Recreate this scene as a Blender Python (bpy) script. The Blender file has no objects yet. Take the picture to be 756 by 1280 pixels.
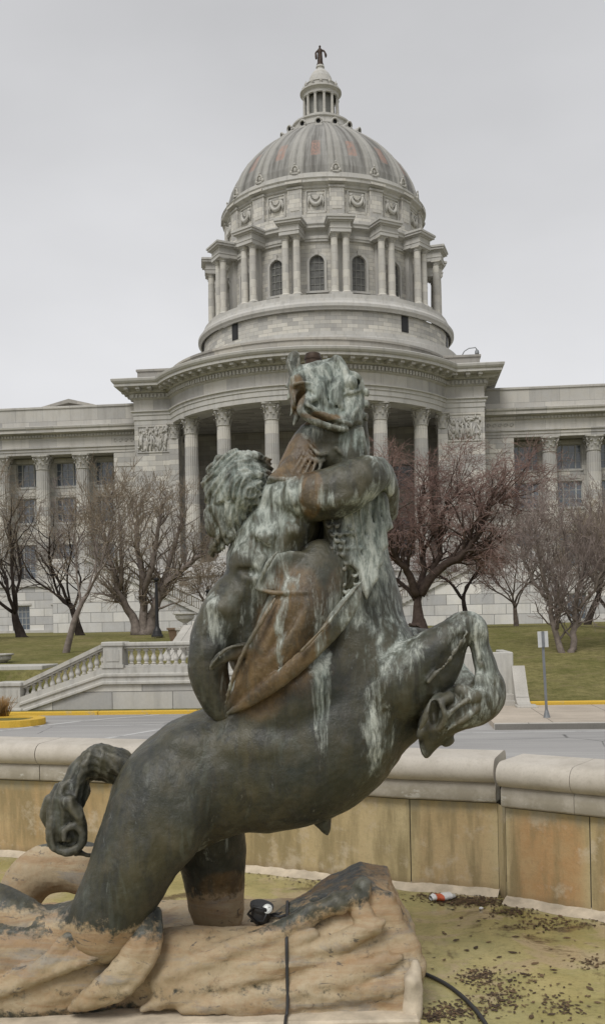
import bpy, math, random
import numpy as np
from mathutils import Vector, Matrix, noise
R = math.radians
PI = math.pi
scene = bpy.context.scene
COL = scene.collection
BETA = R(5.5)                      # the capitol and the street run 5.5 degrees off the camera axis
SB, CB = math.sin(BETA), math.cos(BETA)
HC = 2.1                           # camera height over the pool floor
ROLL = 0.02

# ------------------------------------------------------------------ coordinates measured from the photograph
def W(px, py, d):
    u = (px - 378) / 1250.0; v = (640 - py + 140) / 1250.0
    c, s = math.cos(ROLL), math.sin(ROLL)
    return Vector((d * (u * c + v * s), d, HC + d * (-u * s + v * c)))
def WZ(px, py, z):
    a = W(px, py, 1.0); k = (z - HC) / (a.z - HC)
    return Vector((a.x * k, k, z))
def site(s, t):
    return (s * CB + t * SB, -s * SB + t * CB)

# ------------------------------------------------------------------ mesh builder
class MB:
    def __init__(self):
        self.v = []; self.f = []; self.uv = []; self.smooth = []
    def face(self, pts, uvs=None, smooth=False):
        n = len(self.v)
        self.v.extend([tuple(p) for p in pts])
        self.f.append(tuple(range(n, n + len(pts))))
        self.uv.append(uvs); self.smooth.append(smooth)
    def shared(self, verts, faces, uvs=None, smooth=True):
        n = len(self.v)
        self.v.extend([tuple(p) for p in verts])
        for i, f in enumerate(faces):
            self.f.append(tuple(n + k for k in f))
            self.uv.append(uvs[i] if uvs else None); self.smooth.append(smooth)
    def box(self, x0, x1, y0, y1, z0, z1, M=None):
        p = [(x0,y0,z0),(x1,y0,z0),(x1,y1,z0),(x0,y1,z0),(x0,y0,z1),(x1,y0,z1),(x1,y1,z1),(x0,y1,z1)]
        if M is not None: p = [tuple(M @ Vector(q)) for q in p]
        self.shared(p, [(0,3,2,1),(4,5,6,7),(0,1,5,4),(1,2,6,5),(2,3,7,6),(3,0,4,7)], smooth=False)
    def bbox(self, x0, x1, y0, y1, z0, z1, b=0.01, M=None):
        """box with chamfered edges"""
        P = []; 
        xs = (x0, x1); ys = (y0, y1); zs = (z0, z1)
        idx = {}
        for i in range(2):
            for j in range(2):
                for k in range(2):
                    sx = b if i == 0 else -b; sy = b if j == 0 else -b; sz = b if k == 0 else -b
                    for a in range(3):
                        q = [xs[i] + sx, ys[j] + sy, zs[k] + sz]; q[a] = (xs[i], ys[j], zs[k])[a]
                        idx[(i,j,k,a)] = len(P); P.append(tuple(q))
        F = []
        for a in range(3):
            o = [c for c in range(3) if c != a]
            for s in range(2):
                def key(p, q):
                    t = [0,0,0]; t[a] = s; t[o[0]] = p; t[o[1]] = q
                    return idx[(t[0],t[1],t[2],a)]
                F.append((key(0,0), key(1,0), key(1,1), key(0,1)))
        for a in range(3):
            o = [c for c in range(3) if c != a]
            for p in range(2):
                for q in range(2):
                    def kk(s, face):
                        t = [0,0,0]; t[a] = s; t[o[0]] = p; t[o[1]] = q
                        return idx[(t[0],t[1],t[2],face)]
                    F.append((kk(0,o[0]), kk(1,o[0]), kk(1,o[1]), kk(0,o[1])))
        for i in range(2):
            for j in range(2):
                for k in range(2):
                    F.append((idx[(i,j,k,0)], idx[(i,j,k,1)], idx[(i,j,k,2)]))
        c = Vector(((x0+x1)/2, (y0+y1)/2, (z0+z1)/2)); G = []
        for f in F:
            a_, b_, c_ = [Vector(P[q]) for q in f[:3]]
            nrm = (b_-a_).cross(c_-a_); mid = sum((Vector(P[q]) for q in f), Vector()) / len(f)
            G.append(f if nrm.dot(mid-c) > 0 else tuple(reversed(f)))
        if M is not None: P = [tuple(M @ Vector(q)) for q in P]
        self.shared(P, G, smooth=False)
    def loft(self, rings, closed=True, smooth=False, caps=False, us=None):
        """rings: lists of points, all the same length; outward when ring runs CCW seen from above and rings go up"""
        n = len(rings[0]); V = []; F = []; U = []
        for r in rings: V.extend(r)
        m = n if closed else n - 1
        if us is None:
            base = rings[len(rings)//2]; us = [0.0]
            for i in range(m): us.append(us[-1] + (Vector(base[(i+1) % n]) - Vector(base[i])).length)
        vs = [0.0]
        for a, b in zip(rings, rings[1:]): vs.append(vs[-1] + (Vector(b[0]) - Vector(a[0])).length)
        z0 = rings[0][0][2]
        for j in range(len(rings) - 1):
            for i in range(m):
                k = (i + 1) % n
                F.append((j*n+i, j*n+k, (j+1)*n+k, (j+1)*n+i))
                U.append(((us[i], z0+vs[j]), (us[i+1], z0+vs[j]), (us[i+1], z0+vs[j+1]), (us[i], z0+vs[j+1])))
        self.shared(V, F, U, smooth)
        if caps:
            self.face(list(reversed(rings[0]))); self.face(rings[-1])
    def lathe(self, prof, seg=48, c=(0,0), a0=0.0, a1=2*PI, smooth=True, mod=None, caps=False, sharp=True):
        """profile of (r, z) going up"""
        full = abs(a1 - a0 - 2*PI) < 1e-6
        n = seg if full else seg + 1
        rings = []
        for (r, z) in prof:
            ring = []
            for i in range(n):
                a = a0 + (a1 - a0) * i / seg
                rr = r * (mod(a, z) if mod else 1)
                ring.append((c[0] + rr*math.cos(a), c[1] + rr*math.sin(a), z))
            rings.append(ring)
        rm = max(p[0] for p in prof); us = [rm * (a1 - a0) * i / seg for i in range(seg + 1)]
        if smooth and sharp:
            z0 = 0
            for j in range(len(rings)-1):     # each band separately keeps horizontal creases crisp
                self.loft([rings[j], rings[j+1]], closed=full, smooth=True, us=us)
        else:
            self.loft(rings, closed=full, smooth=smooth, us=us)
        if caps:
            self.face(list(reversed(rings[0]))); self.face(rings[-1])
    def tube(self, pts, rad, sides=6, caps=True, smooth=True):
        pts = [Vector(p) for p in pts]; n = len(pts)
        if not hasattr(rad, '__len__'): rad = [rad]*n
        t = (pts[1]-pts[0]).normalized()
        nrm = t.orthogonal().normalized(); rings = []
        for i in range(n):
            if i == 0: t2 = pts[1]-pts[0]
            elif i == n-1: t2 = pts[-1]-pts[-2]
            else: t2 = pts[i+1]-pts[i-1]
            t2 = t2.normalized() if t2.length > 1e-9 else t
            nrm = (nrm - t2*nrm.dot(t2))
            nrm = nrm.normalized() if nrm.length > 1e-6 else t2.orthogonal().normalized()
            b = t2.cross(nrm); t = t2
            rings.append([tuple(pts[i] + (nrm*math.cos(2*PI*k/sides) + b*math.sin(2*PI*k/sides))*rad[i]) for k in range(sides)])
        V = [p for r in rings for p in r]; F = []
        for j in range(n-1):
            for i in range(sides):
                k = (i+1) % sides
                F.append((j*sides+i, j*sides+k, (j+1)*sides+k, (j+1)*sides+i))
        if caps:
            F.append(tuple(reversed(range(sides)))); F.append(tuple(range((n-1)*sides, n*sides)))
        self.shared(V, F, None, smooth)
    def ball(self, c, r, seg=12, rings=8):
        if not hasattr(r, '__len__'): r = (r, r, r)
        V = [(c[0],c[1],c[2]-r[2])]; F = []
        for j in range(1, rings):
            a = -PI/2 + PI*j/rings
            for i in range(seg):
                b = 2*PI*i/seg
                V.append((c[0]+r[0]*math.cos(a)*math.cos(b), c[1]+r[1]*math.cos(a)*math.sin(b), c[2]+r[2]*math.sin(a)))
        V.append((c[0],c[1],c[2]+r[2])); L = len(V)-1
        for i in range(seg):
            k = (i+1) % seg
            F.append((0, 1+k, 1+i)); F.append((L, L-seg+i, L-seg+k))
            for j in range(rings-2):
                F.append((1+j*seg+i, 1+j*seg+k, 1+(j+1)*seg+k, 1+(j+1)*seg+i))
        self.shared(V, F, None, True)
    def extrude(self, poly, y0, y1, M=None):
        """poly in (x,z), CCW seen from -y; solid between y0 (front) and y1"""
        n = len(poly)
        P = [(x, y0, z) for x, z in poly] + [(x, y1, z) for x, z in poly]
        if M is not None: P = [tuple(M @ Vector(q)) for q in P]
        F = [tuple(range(n)), tuple(reversed(range(n, 2*n)))]
        for i in range(n):
            k = (i+1) % n
            F.append((i, n+i, n+k, k))
        self.shared(P, F, smooth=False)
    def build(self, name, mat, parent=None, off=(0,0,0), loc=None, rotz=0.0):
        me = bpy.data.meshes.new(name)
        V = np.array(self.v, dtype=np.float32).reshape(-1, 3) + np.array(off, dtype=np.float32)
        lt = np.array([len(f) for f in self.f], dtype=np.int32)
        ls = np.concatenate([[0], np.cumsum(lt)[:-1]]).astype(np.int32)
        li = np.array([i for f in self.f for i in f], dtype=np.int32)
        me.vertices.add(len(V)); me.vertices.foreach_set('co', V.ravel())
        me.loops.add(len(li)); me.loops.foreach_set('vertex_index', li)
        me.polygons.add(len(lt)); me.polygons.foreach_set('loop_start', ls); me.polygons.foreach_set('loop_total', lt)
        me.update(calc_edges=True)
        me.polygons.foreach_set('use_smooth', np.array(self.smooth, dtype=bool))
        uvl = me.uv_layers.new(name='UVMap')
        nr = np.zeros(len(lt)*3, dtype=np.float32); me.polygons.foreach_get('normal', nr); nr = nr.reshape(-1, 3)
        uv = np.zeros((len(li), 2), dtype=np.float32)
        ni = np.repeat(nr, lt, axis=0); P = V[li]
        flat = np.abs(ni[:,2]) > 0.7
        tl = np.sqrt(ni[:,0]**2 + ni[:,1]**2) + 1e-6
        tx = -ni[:,1]/tl; ty = ni[:,0]/tl
        uv[:,0] = np.where(flat, P[:,0], P[:,0]*tx + P[:,1]*ty); uv[:,1] = np.where(flat, P[:,1], P[:,2])
        k = 0
        for i, u in enumerate(self.uv):
            if u is not None:
                for j, q in enumerate(u): uv[k+j] = q
            k += lt[i]
        uvl.data.foreach_set('uv', uv.ravel())
        me.materials.append(mat)
        me.validate(clean_customdata=False)
        o = bpy.data.objects.new(name, me); COL.objects.link(o)
        if parent is not None: o.parent = parent
        if loc is not None: o.location = loc
        o.rotation_euler.z = rotz
        return o

def raw_mesh(name, V, F, mat, parent=None, attrs=None, smooth=True):
    me = bpy.data.meshes.new(name)
    V = np.asarray(V, dtype=np.float32); F = np.asarray(F, dtype=np.int32)
    me.vertices.add(len(V)); me.vertices.foreach_set('co', V.ravel())
    me.loops.add(F.size); me.loops.foreach_set('vertex_index', F.ravel())
    me.polygons.add(len(F)); me.polygons.foreach_set('loop_start', np.arange(0, F.size, F.shape[1], dtype=np.int32))
    me.polygons.foreach_set('loop_total', np.full(len(F), F.shape[1], dtype=np.int32))
    me.update(calc_edges=True)
    me.polygons.foreach_set('use_smooth', np.full(len(F), smooth))
    if attrs:
        for k, a in attrs.items():
            at = me.attributes.new(k, 'FLOAT', 'POINT'); at.data.foreach_set('value', np.asarray(a, dtype=np.float32))
    me.materials.append(mat)
    o = bpy.data.objects.new(name, me); COL.objects.link(o)
    if parent is not None: o.parent = parent
    return o

def tag(o, label=None, cat=None, group=None, kind=None):
    if label: o['label'] = label
    if cat: o['category'] = cat
    if group: o['group'] = group
    if kind: o['kind'] = kind
    return o
def empty(name, loc, rotz=0.0, label=None, cat=None, group=None, parent=None):
    o = bpy.data.objects.new(name, None); COL.objects.link(o)
    o.empty_display_size = 0.3
    o.location = loc; o.rotation_euler.z = rotz
    if parent is not None: o.parent = parent
    return tag(o, label, cat, group)
def copy_part(o, parent, loc=None, rotz=None):
    c = o.copy(); COL.objects.link(c); c.parent = parent
    if loc is not None: c.location = loc
    if rotz is not None: c.rotation_euler.z = rotz
    for ch in [x for x in o.children]:
        d = ch.copy(); COL.objects.link(d); d.parent = c
    return c

# ------------------------------------------------------------------ materials
class NT:
    def __init__(self, name):
        self.m = bpy.data.materials.new(name); self.m.use_nodes = True
        self.t = self.m.node_tree; self.t.nodes.clear()
        self.out = self.t.nodes.new('ShaderNodeOutputMaterial')
        self.b = self.t.nodes.new('ShaderNodeBsdfPrincipled')
        self.t.links.new(self.b.outputs[0], self.out.inputs[0])
        self._c = {}
    def n(self, typ, **kw):
        x = self.t.nodes.new(typ)
        for k, v in kw.items():
            if k.startswith('i_'): 
                key = k[2:].replace('_', ' ')
                x.inputs[key].default_value = v
            else: setattr(x, k, v)
        return x
    def l(self, a, b): self.t.links.new(a, b)
    def coord(self, which='Object', scale=(1,1,1)):
        k = ('c', which, tuple(scale))
        if k in self._c: return self._c[k]
        tc = self.n('ShaderNodeTexCoord'); mp = self.n('ShaderNodeMapping')
        self.l(tc.outputs[which], mp.inputs[0]); mp.inputs['Scale'].default_value = scale
        self._c[k] = mp.outputs[0]; return mp.outputs[0]
    def noise(self, scale, detail=4, rough=0.55, which='Object', stretch=(1,1,1), dist=0.0):
        x = self.n('ShaderNodeTexNoise'); x.inputs['Scale'].default_value = scale
        x.inputs['Detail'].default_value = detail; x.inputs['Roughness'].default_value = rough
        x.inputs['Distortion'].default_value = dist
        self.l(self.coord(which, stretch), x.inputs['Vector']); return x.outputs[0]
    def ramp(self, src, a, b, ca=0.0, cb=1.0):
        x = self.n('ShaderNodeMapRange'); x.inputs[1].default_value = a; x.inputs[2].default_value = b
        x.inputs[3].default_value = ca; x.inputs[4].default_value = cb
        self.l(src, x.inputs[0]); return x.outputs[0]
    def mix(self, fac, a, b, mode='MIX'):
        x = self.n('ShaderNodeMix', data_type='RGBA', blend_type=mode)
        for s, i in ((fac, 0), (a, 6), (b, 7)):
            if hasattr(s, 'is_output'): self.l(s, x.inputs[i])
            elif i == 0: x.inputs[0].default_value = s
            else: x.inputs[i].default_value = (*s, 1) if len(s) == 3 else s
        return x.outputs[2]
    def math(self, op, a, b=0.0, clamp=False):
        x = self.n('ShaderNodeMath', operation=op, use_clamp=clamp)
        for s, i in ((a, 0), (b, 1)):
            if hasattr(s, 'is_output'): self.l(s, x.inputs[i])
            else: x.inputs[i].default_value = s
        return x.outputs[0]
    def attr(self, name):
        x = self.n('ShaderNodeAttribute', attribute_name=name); return x.outputs['Fac']
    def sep(self, which='Object'):
        x = self.n('ShaderNodeSeparateXYZ'); self.l(self.coord(which), x.inputs[0]); return x.outputs
    def bump(self, h, strength=0.3, dist=0.02, prev=None):
        x = self.n('ShaderNodeBump'); x.inputs['Strength'].default_value = strength; x.inputs['Distance'].default_value = dist
        self.l(h, x.inputs['Height'])
        if prev is not None: self.l(prev, x.inputs['Normal'])
        return x.outputs[0]
    def done(self, col, rough=0.8, nrm=None, metal=0.0, spec=0.4):
        if hasattr(col, 'is_output'): self.l(col, self.b.inputs['Base Color'])
        else: self.b.inputs['Base Color'].default_value = (*col, 1)
        if hasattr(rough, 'is_output'): self.l(rough, self.b.inputs['Roughness'])
        else: self.b.inputs['Roughness'].default_value = rough
        self.b.inputs['Metallic'].default_value = metal
        self.b.inputs['Specular IOR Level'].default_value = spec
        if nrm is not None: self.l(nrm, self.b.inputs['Normal'])
        return self.m

def stone(name, col, brick=None, mortar=0.012, var=0.12, stain=0.5, stain_scale=0.35, dark=(0.16,0.155,0.145), bump=0.25, mcol=0.55):
    """weathered pale limestone, optionally coursed"""
    t = NT(name)
    c = Vector(col)
    big = t.noise(0.25, 5, 0.6); fine = t.noise(9.0, 6, 0.7); mid = t.noise(1.6, 4, 0.6)
    base = t.mix(t.ramp(big, 0.3, 0.7), tuple(c*(1-var)), tuple(c*(1+var)))
    base = t.mix(t.ramp(mid, 0.35, 0.65, 0, 0.55), base, tuple(Vector((c[0]*1.02, c[1]*0.99, c[2]*0.93))))
    streak = t.noise(stain_scale*3, 5, 0.65, stretch=(1.6,1.6,0.18))
    base = t.mix(t.ramp(streak, 0.5, 0.75, 0, stain), base, dark)
    base = t.mix(t.ramp(fine, 0.35, 0.7, 0.0, 0.22), base, tuple(c*0.55))
    nrm = t.bump(fine, bump, 0.02)
    if brick:
        bt = t.n('ShaderNodeTexBrick'); bt.offset = 0.5; bt.squash = 1.0
        t.l(t.coord('UV'), bt.inputs['Vector'])
        bt.inputs['Scale'].default_value = 1.0; bt.inputs['Brick Width'].default_value = brick[0]; bt.inputs['Row Height'].default_value = brick[1]
        bt.inputs['Mortar Size'].default_value = mortar; bt.inputs['Mortar Smooth'].default_value = 0.3; bt.inputs['Bias'].default_value = 0.0
        bt.inputs['Color1'].default_value = (0.72,0.72,0.73,1); bt.inputs['Color2'].default_value = (1.14,1.12,1.08,1); bt.inputs['Mortar'].default_value = (mcol,mcol,mcol,1)
        base = t.mix(1.0, base, bt.outputs['Color'], 'MULTIPLY')
        inv = t.math('SUBTRACT', 1.0, bt.outputs['Fac'])
        nrm = t.bump(inv, 0.6, 0.03, nrm)
    return t.done(base, 0.88, nrm, spec=0.25)

M = {}
M['ashlar'] = stone('limestone_ashlar', (0.538,0.530,0.508), (1.5,0.56), 0.014, stain=0.28)
M['podium'] = stone('limestone_podium', (0.620,0.620,0.617), (2.1,0.92), 0.03, stain=0.25, mcol=0.42)
M['smooth'] = stone('limestone_smooth', (0.494,0.487,0.468), None, stain=0.4)
M['frieze'] = stone('limestone_frieze', (0.483,0.477,0.462), (3.2,3.0), 0.014, stain=0.35)
M['parapet'] = stone('limestone_parapet', (0.401,0.388,0.363), (3.6,4.0), 0.012, stain=0.55, dark=(0.2,0.19,0.17))
M['drum'] = stone('limestone_drum', (0.549,0.541,0.515), (1.35,0.5), 0.016, var=0.1, stain=0.22, mcol=0.5)
M['column'] = stone('limestone_column', (0.549,0.541,0.515), (6.0,1.0), 0.012, stain=0.25, mcol=0.72)
M['carved'] = stone('limestone_carved', (0.470,0.461,0.436), None, stain=0.45, bump=0.5)
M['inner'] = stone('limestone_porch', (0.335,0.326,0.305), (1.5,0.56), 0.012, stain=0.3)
M['garden'] = stone('limestone_garden', (0.528,0.524,0.502), (1.9,0.62), 0.014, stain=0.35, mcol=0.4)
M['garden_plain'] = stone('limestone_rail', (0.469,0.461,0.431), None, stain=0.55, stain_scale=0.9, dark=(0.17,0.16,0.14))
M['baluster'] = stone('limestone_baluster', (0.557,0.541,0.507), None, stain=0.3, stain_scale=1.2)

def dome_mat():
    t = NT('dome_cladding')
    c = Vector((0.31,0.305,0.29))
    fine = t.noise(4.0, 6, 0.7); big = t.noise(0.35, 4, 0.6)
    uvs = t.coord('UV', (1,1,1))
    st = t.n('ShaderNodeTexNoise'); st.inputs['Scale'].default_value = 1.0; st.inputs['Detail'].default_value = 6; st.inputs['Roughness'].default_value = 0.65
    t.l(t.coord('UV', (1.1,0.10,1)), st.inputs['Vector'])
    base = t.mix(t.ramp(big, 0.3, 0.7), tuple(c*0.85), tuple(c*1.1))
    base = t.mix(t.ramp(st.outputs[0], 0.42, 0.60, 0, 0.8), base, (0.105,0.10,0.092))
    rib = t.attr('rib')
    base = t.mix(t.ramp(rib, 0.2, 0.6, 0.0, 0.55), base, (0.42,0.41,0.38))
    base = t.mix(t.ramp(fine, 0.4, 0.7, 0, 0.25), base, (0.2,0.195,0.18))
    ru = t.attr('rust')
    rm = t.math('MULTIPLY', t.ramp(ru, 0.25, 0.75), t.ramp(t.noise(2.2, 6, 0.7, stretch=(1.5,1.5,0.3)), 0.38, 0.6, 0.15, 0.9))
    base = t.mix(t.math('MULTIPLY', rm, 0.85), base, (0.38,0.235,0.19))
    return t.done(base, 0.8, t.bump(fine, 0.3, 0.03), spec=0.3)
M['dome'] = dome_mat()

def simple(name, col, rough=0.6, metal=0.0, var=0.15, scale=6.0, bump=0.1, spec=0.4):
    t = NT(name); c = Vector(col)
    n = t.noise(scale, 4, 0.6)
    return t.done(t.mix(t.ramp(n, 0.3, 0.7), tuple(c*(1-var)), tuple(c*(1+var))), rough, t.bump(n, bump, 0.01), metal, spec)
M['glass'] = simple('window_glass', (0.10,0.12,0.145), 0.12, 0.0, 0.25, 0.6, 0.02, 0.9)
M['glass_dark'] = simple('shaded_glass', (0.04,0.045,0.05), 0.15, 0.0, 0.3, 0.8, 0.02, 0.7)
M['dusty'] = simple('dusty_pane', (0.12,0.12,0.115), 0.5, 0.0, 0.4, 1.2, 0.02, 0.4)
M['frame'] = simple('window_frame_paint', (0.40,0.40,0.385), 0.6)
M['frame_dark'] = simple('window_frame_dark', (0.12,0.12,0.115), 0.6)
M['louvre'] = simple('louvre_paint', (0.22,0.22,0.205), 0.7)
M['iron'] = simple('black_iron', (0.016,0.016,0.017), 0.5)
M['rail_iron'] = simple('brass_rail', (0.16,0.14,0.09), 0.5, 0.3)
M['roofbronze'] = simple('roof_bronze', (0.05,0.032,0.022), 0.55, 0.3, 0.4, 5)
M['steel'] = simple('galvanised_steel', (0.22,0.23,0.24), 0.5, 0.6)
M['signback'] = simple('sign_aluminium', (0.52,0.53,0.52), 0.5, 0.1, 0.1)
M['terra'] = simple('terracotta', (0.22,0.15,0.10), 0.85)
M['rubber'] = simple('black_rubber', (0.035,0.035,0.036), 0.55)
M['lamp_glass'] = simple('frosted_lens', (0.6,0.62,0.6), 0.25, 0, 0.05)
M['white_plastic'] = simple('crushed_paper', (0.7,0.7,0.7), 0.5, 0, 0.1, 20)
M['red_print'] = simple('red_print', (0.6,0.13,0.06), 0.5, 0, 0.1, 20)
M['bark'] = simple('bark_brown', (0.12,0.098,0.08), 0.95, 0, 0.35, 5.0, 0.6, 0.1)
M['bark_grey'] = simple('bark_grey', (0.19,0.16,0.14), 0.95, 0, 0.3, 5.0, 0.6, 0.1)
M['bark_dark'] = simple('bark_dark', (0.045,0.036,0.031), 0.95, 0, 0.35, 5.0, 0.6, 0.1)
M['bark_red'] = simple('bark_russet', (0.075,0.056,0.047), 0.95, 0, 0.35, 5.0, 0.6, 0.1)
M['twig'] = simple('twig_brown', (0.25,0.205,0.155), 0.9, 0, 0.35, 1.0, 0.1, 0.1)
M['twig_red'] = simple('twig_red', (0.25,0.168,0.145), 0.9, 0, 0.25, 1.0, 0.1, 0.1)
M['twig_grey'] = simple('twig_grey', (0.25,0.205,0.185), 0.9, 0, 0.25, 1.0, 0.1, 0.1)
M['straw'] = simple('dry_grass', (0.3,0.18,0.07), 0.9)

def lawn_mat():
    t = NT('lawn')
    a = t.noise(0.35, 6, 0.68); b = t.noise(3.0, 6, 0.75); c = t.noise(14.0, 5, 0.8)
    base = t.mix(t.ramp(a, 0.35, 0.65), (0.15,0.15,0.048), (0.30,0.26,0.115))
    base = t.mix(t.ramp(b, 0.44, 0.60, 0, 0.75), base, (0.115,0.112,0.038))
    base = t.mix(t.ramp(c, 0.48, 0.66, 0, 0.6), base, (0.06,0.056,0.02))
    mu = t.noise(0.8, 6, 0.75)
    base = t.mix(t.ramp(mu, 0.54, 0.66, 0, 0.6), base, (0.24,0.19,0.11))
    return t.done(base, 0.95, t.bump(c, 0.9, 0.06), spec=0.1)
M['lawn'] = lawn_mat()
def asphalt_mat():
    t = NT('worn_asphalt')
    a = t.noise(0.12, 5, 0.65, stretch=(0.35,1.6,1)); b = t.noise(60.0, 3, 0.7); d = t.noise(0.9, 5, 0.6, stretch=(0.25,2.2,1))
    base = t.mix(t.ramp(a, 0.35, 0.65), (0.29,0.285,0.28), (0.38,0.37,0.36))
    base = t.mix(t.ramp(d, 0.45, 0.7, 0, 0.55), base, (0.47,0.46,0.44))
    base = t.mix(t.ramp(b, 0.4, 0.7, 0, 0.4), base, (0.12,0.12,0.12))
    v = t.n('ShaderNodeTexVoronoi', feature='DISTANCE_TO_EDGE'); v.inputs['Scale'].default_value = 0.22
    t.l(t.coord('Object'), v.inputs['Vector'])
    ck = t.math('MULTIPLY', t.ramp(v.outputs['Distance'], 0.0, 0.006, 1, 0), t.ramp(t.noise(0.4, 3), 0.45, 0.6))
    base = t.mix(ck, base, (0.06,0.06,0.06))
    return t.done(base, 0.9, t.bump(b, 0.4, 0.01), spec=0.2)
M['asphalt'] = asphalt_mat()
def slab_mat(name, col, w, dark=(0.2,0.18,0.15)):
    t = NT(name); c = Vector(col)
    b = t.noise(0.9, 5, 0.6); f = t.noise(30, 4, 0.7)
    base = t.mix(t.ramp(b, 0.35, 0.65), tuple(c*0.86), tuple(c*1.08))
    base = t.mix(t.ramp(f, 0.45, 0.7, 0, 0.3), base, dark)
    bt = t.n('ShaderNodeTexBrick'); bt.offset = 0.0
    t.l(t.coord('Object'), bt.inputs['Vector'])
    bt.inputs['Scale'].default_value = 1; bt.inputs['Brick Width'].default_value = w; bt.inputs['Row Height'].default_value = w; bt.inputs['Mortar Size'].default_value = 0.012
    bt.inputs['Color1'].default_value = (0.93,0.93,0.93,1); bt.inputs['Color2'].default_value = (1.05,1.05,1.05,1); bt.inputs['Mortar'].default_value = (0.4,0.4,0.4,1)
    base = t.mix(1.0, base, bt.outputs['Color'], 'MULTIPLY')
    return t.done(base, 0.9, t.bump(f, 0.3, 0.01), spec=0.2)
M['sidewalk'] = slab_mat('sidewalk_concrete', (0.46,0.40,0.33), 1.8)
M['kerb'] = slab_mat('kerb_concrete', (0.46,0.44,0.40), 3.0)
def paint_mat(name, col, under, thr=0.5):
    t = NT(name)
    n = t.noise(2.2, 6, 0.7, stretch=(1,1,1)); f = t.noise(25, 4, 0.7)
    m = t.math('MULTIPLY', t.ramp(n, thr-0.08, thr+0.05, 1, 0.0), 1.0)
    base = t.mix(m, under, col); base = t.mix(t.ramp(f, 0.45, 0.7, 0, 0.35), base, tuple(Vector(col)*0.45))
    return t.done(base, 0.8, t.bump(f, 0.2, 0.01), spec=0.2)
M['yellow'] = paint_mat('yellow_kerb_paint', (0.62,0.40,0.06), (0.36,0.33,0.27), 0.66)
M['white_line'] = paint_mat('worn_white_paint', (0.52,0.52,0.51), (0.3,0.3,0.295), 0.6)

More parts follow.
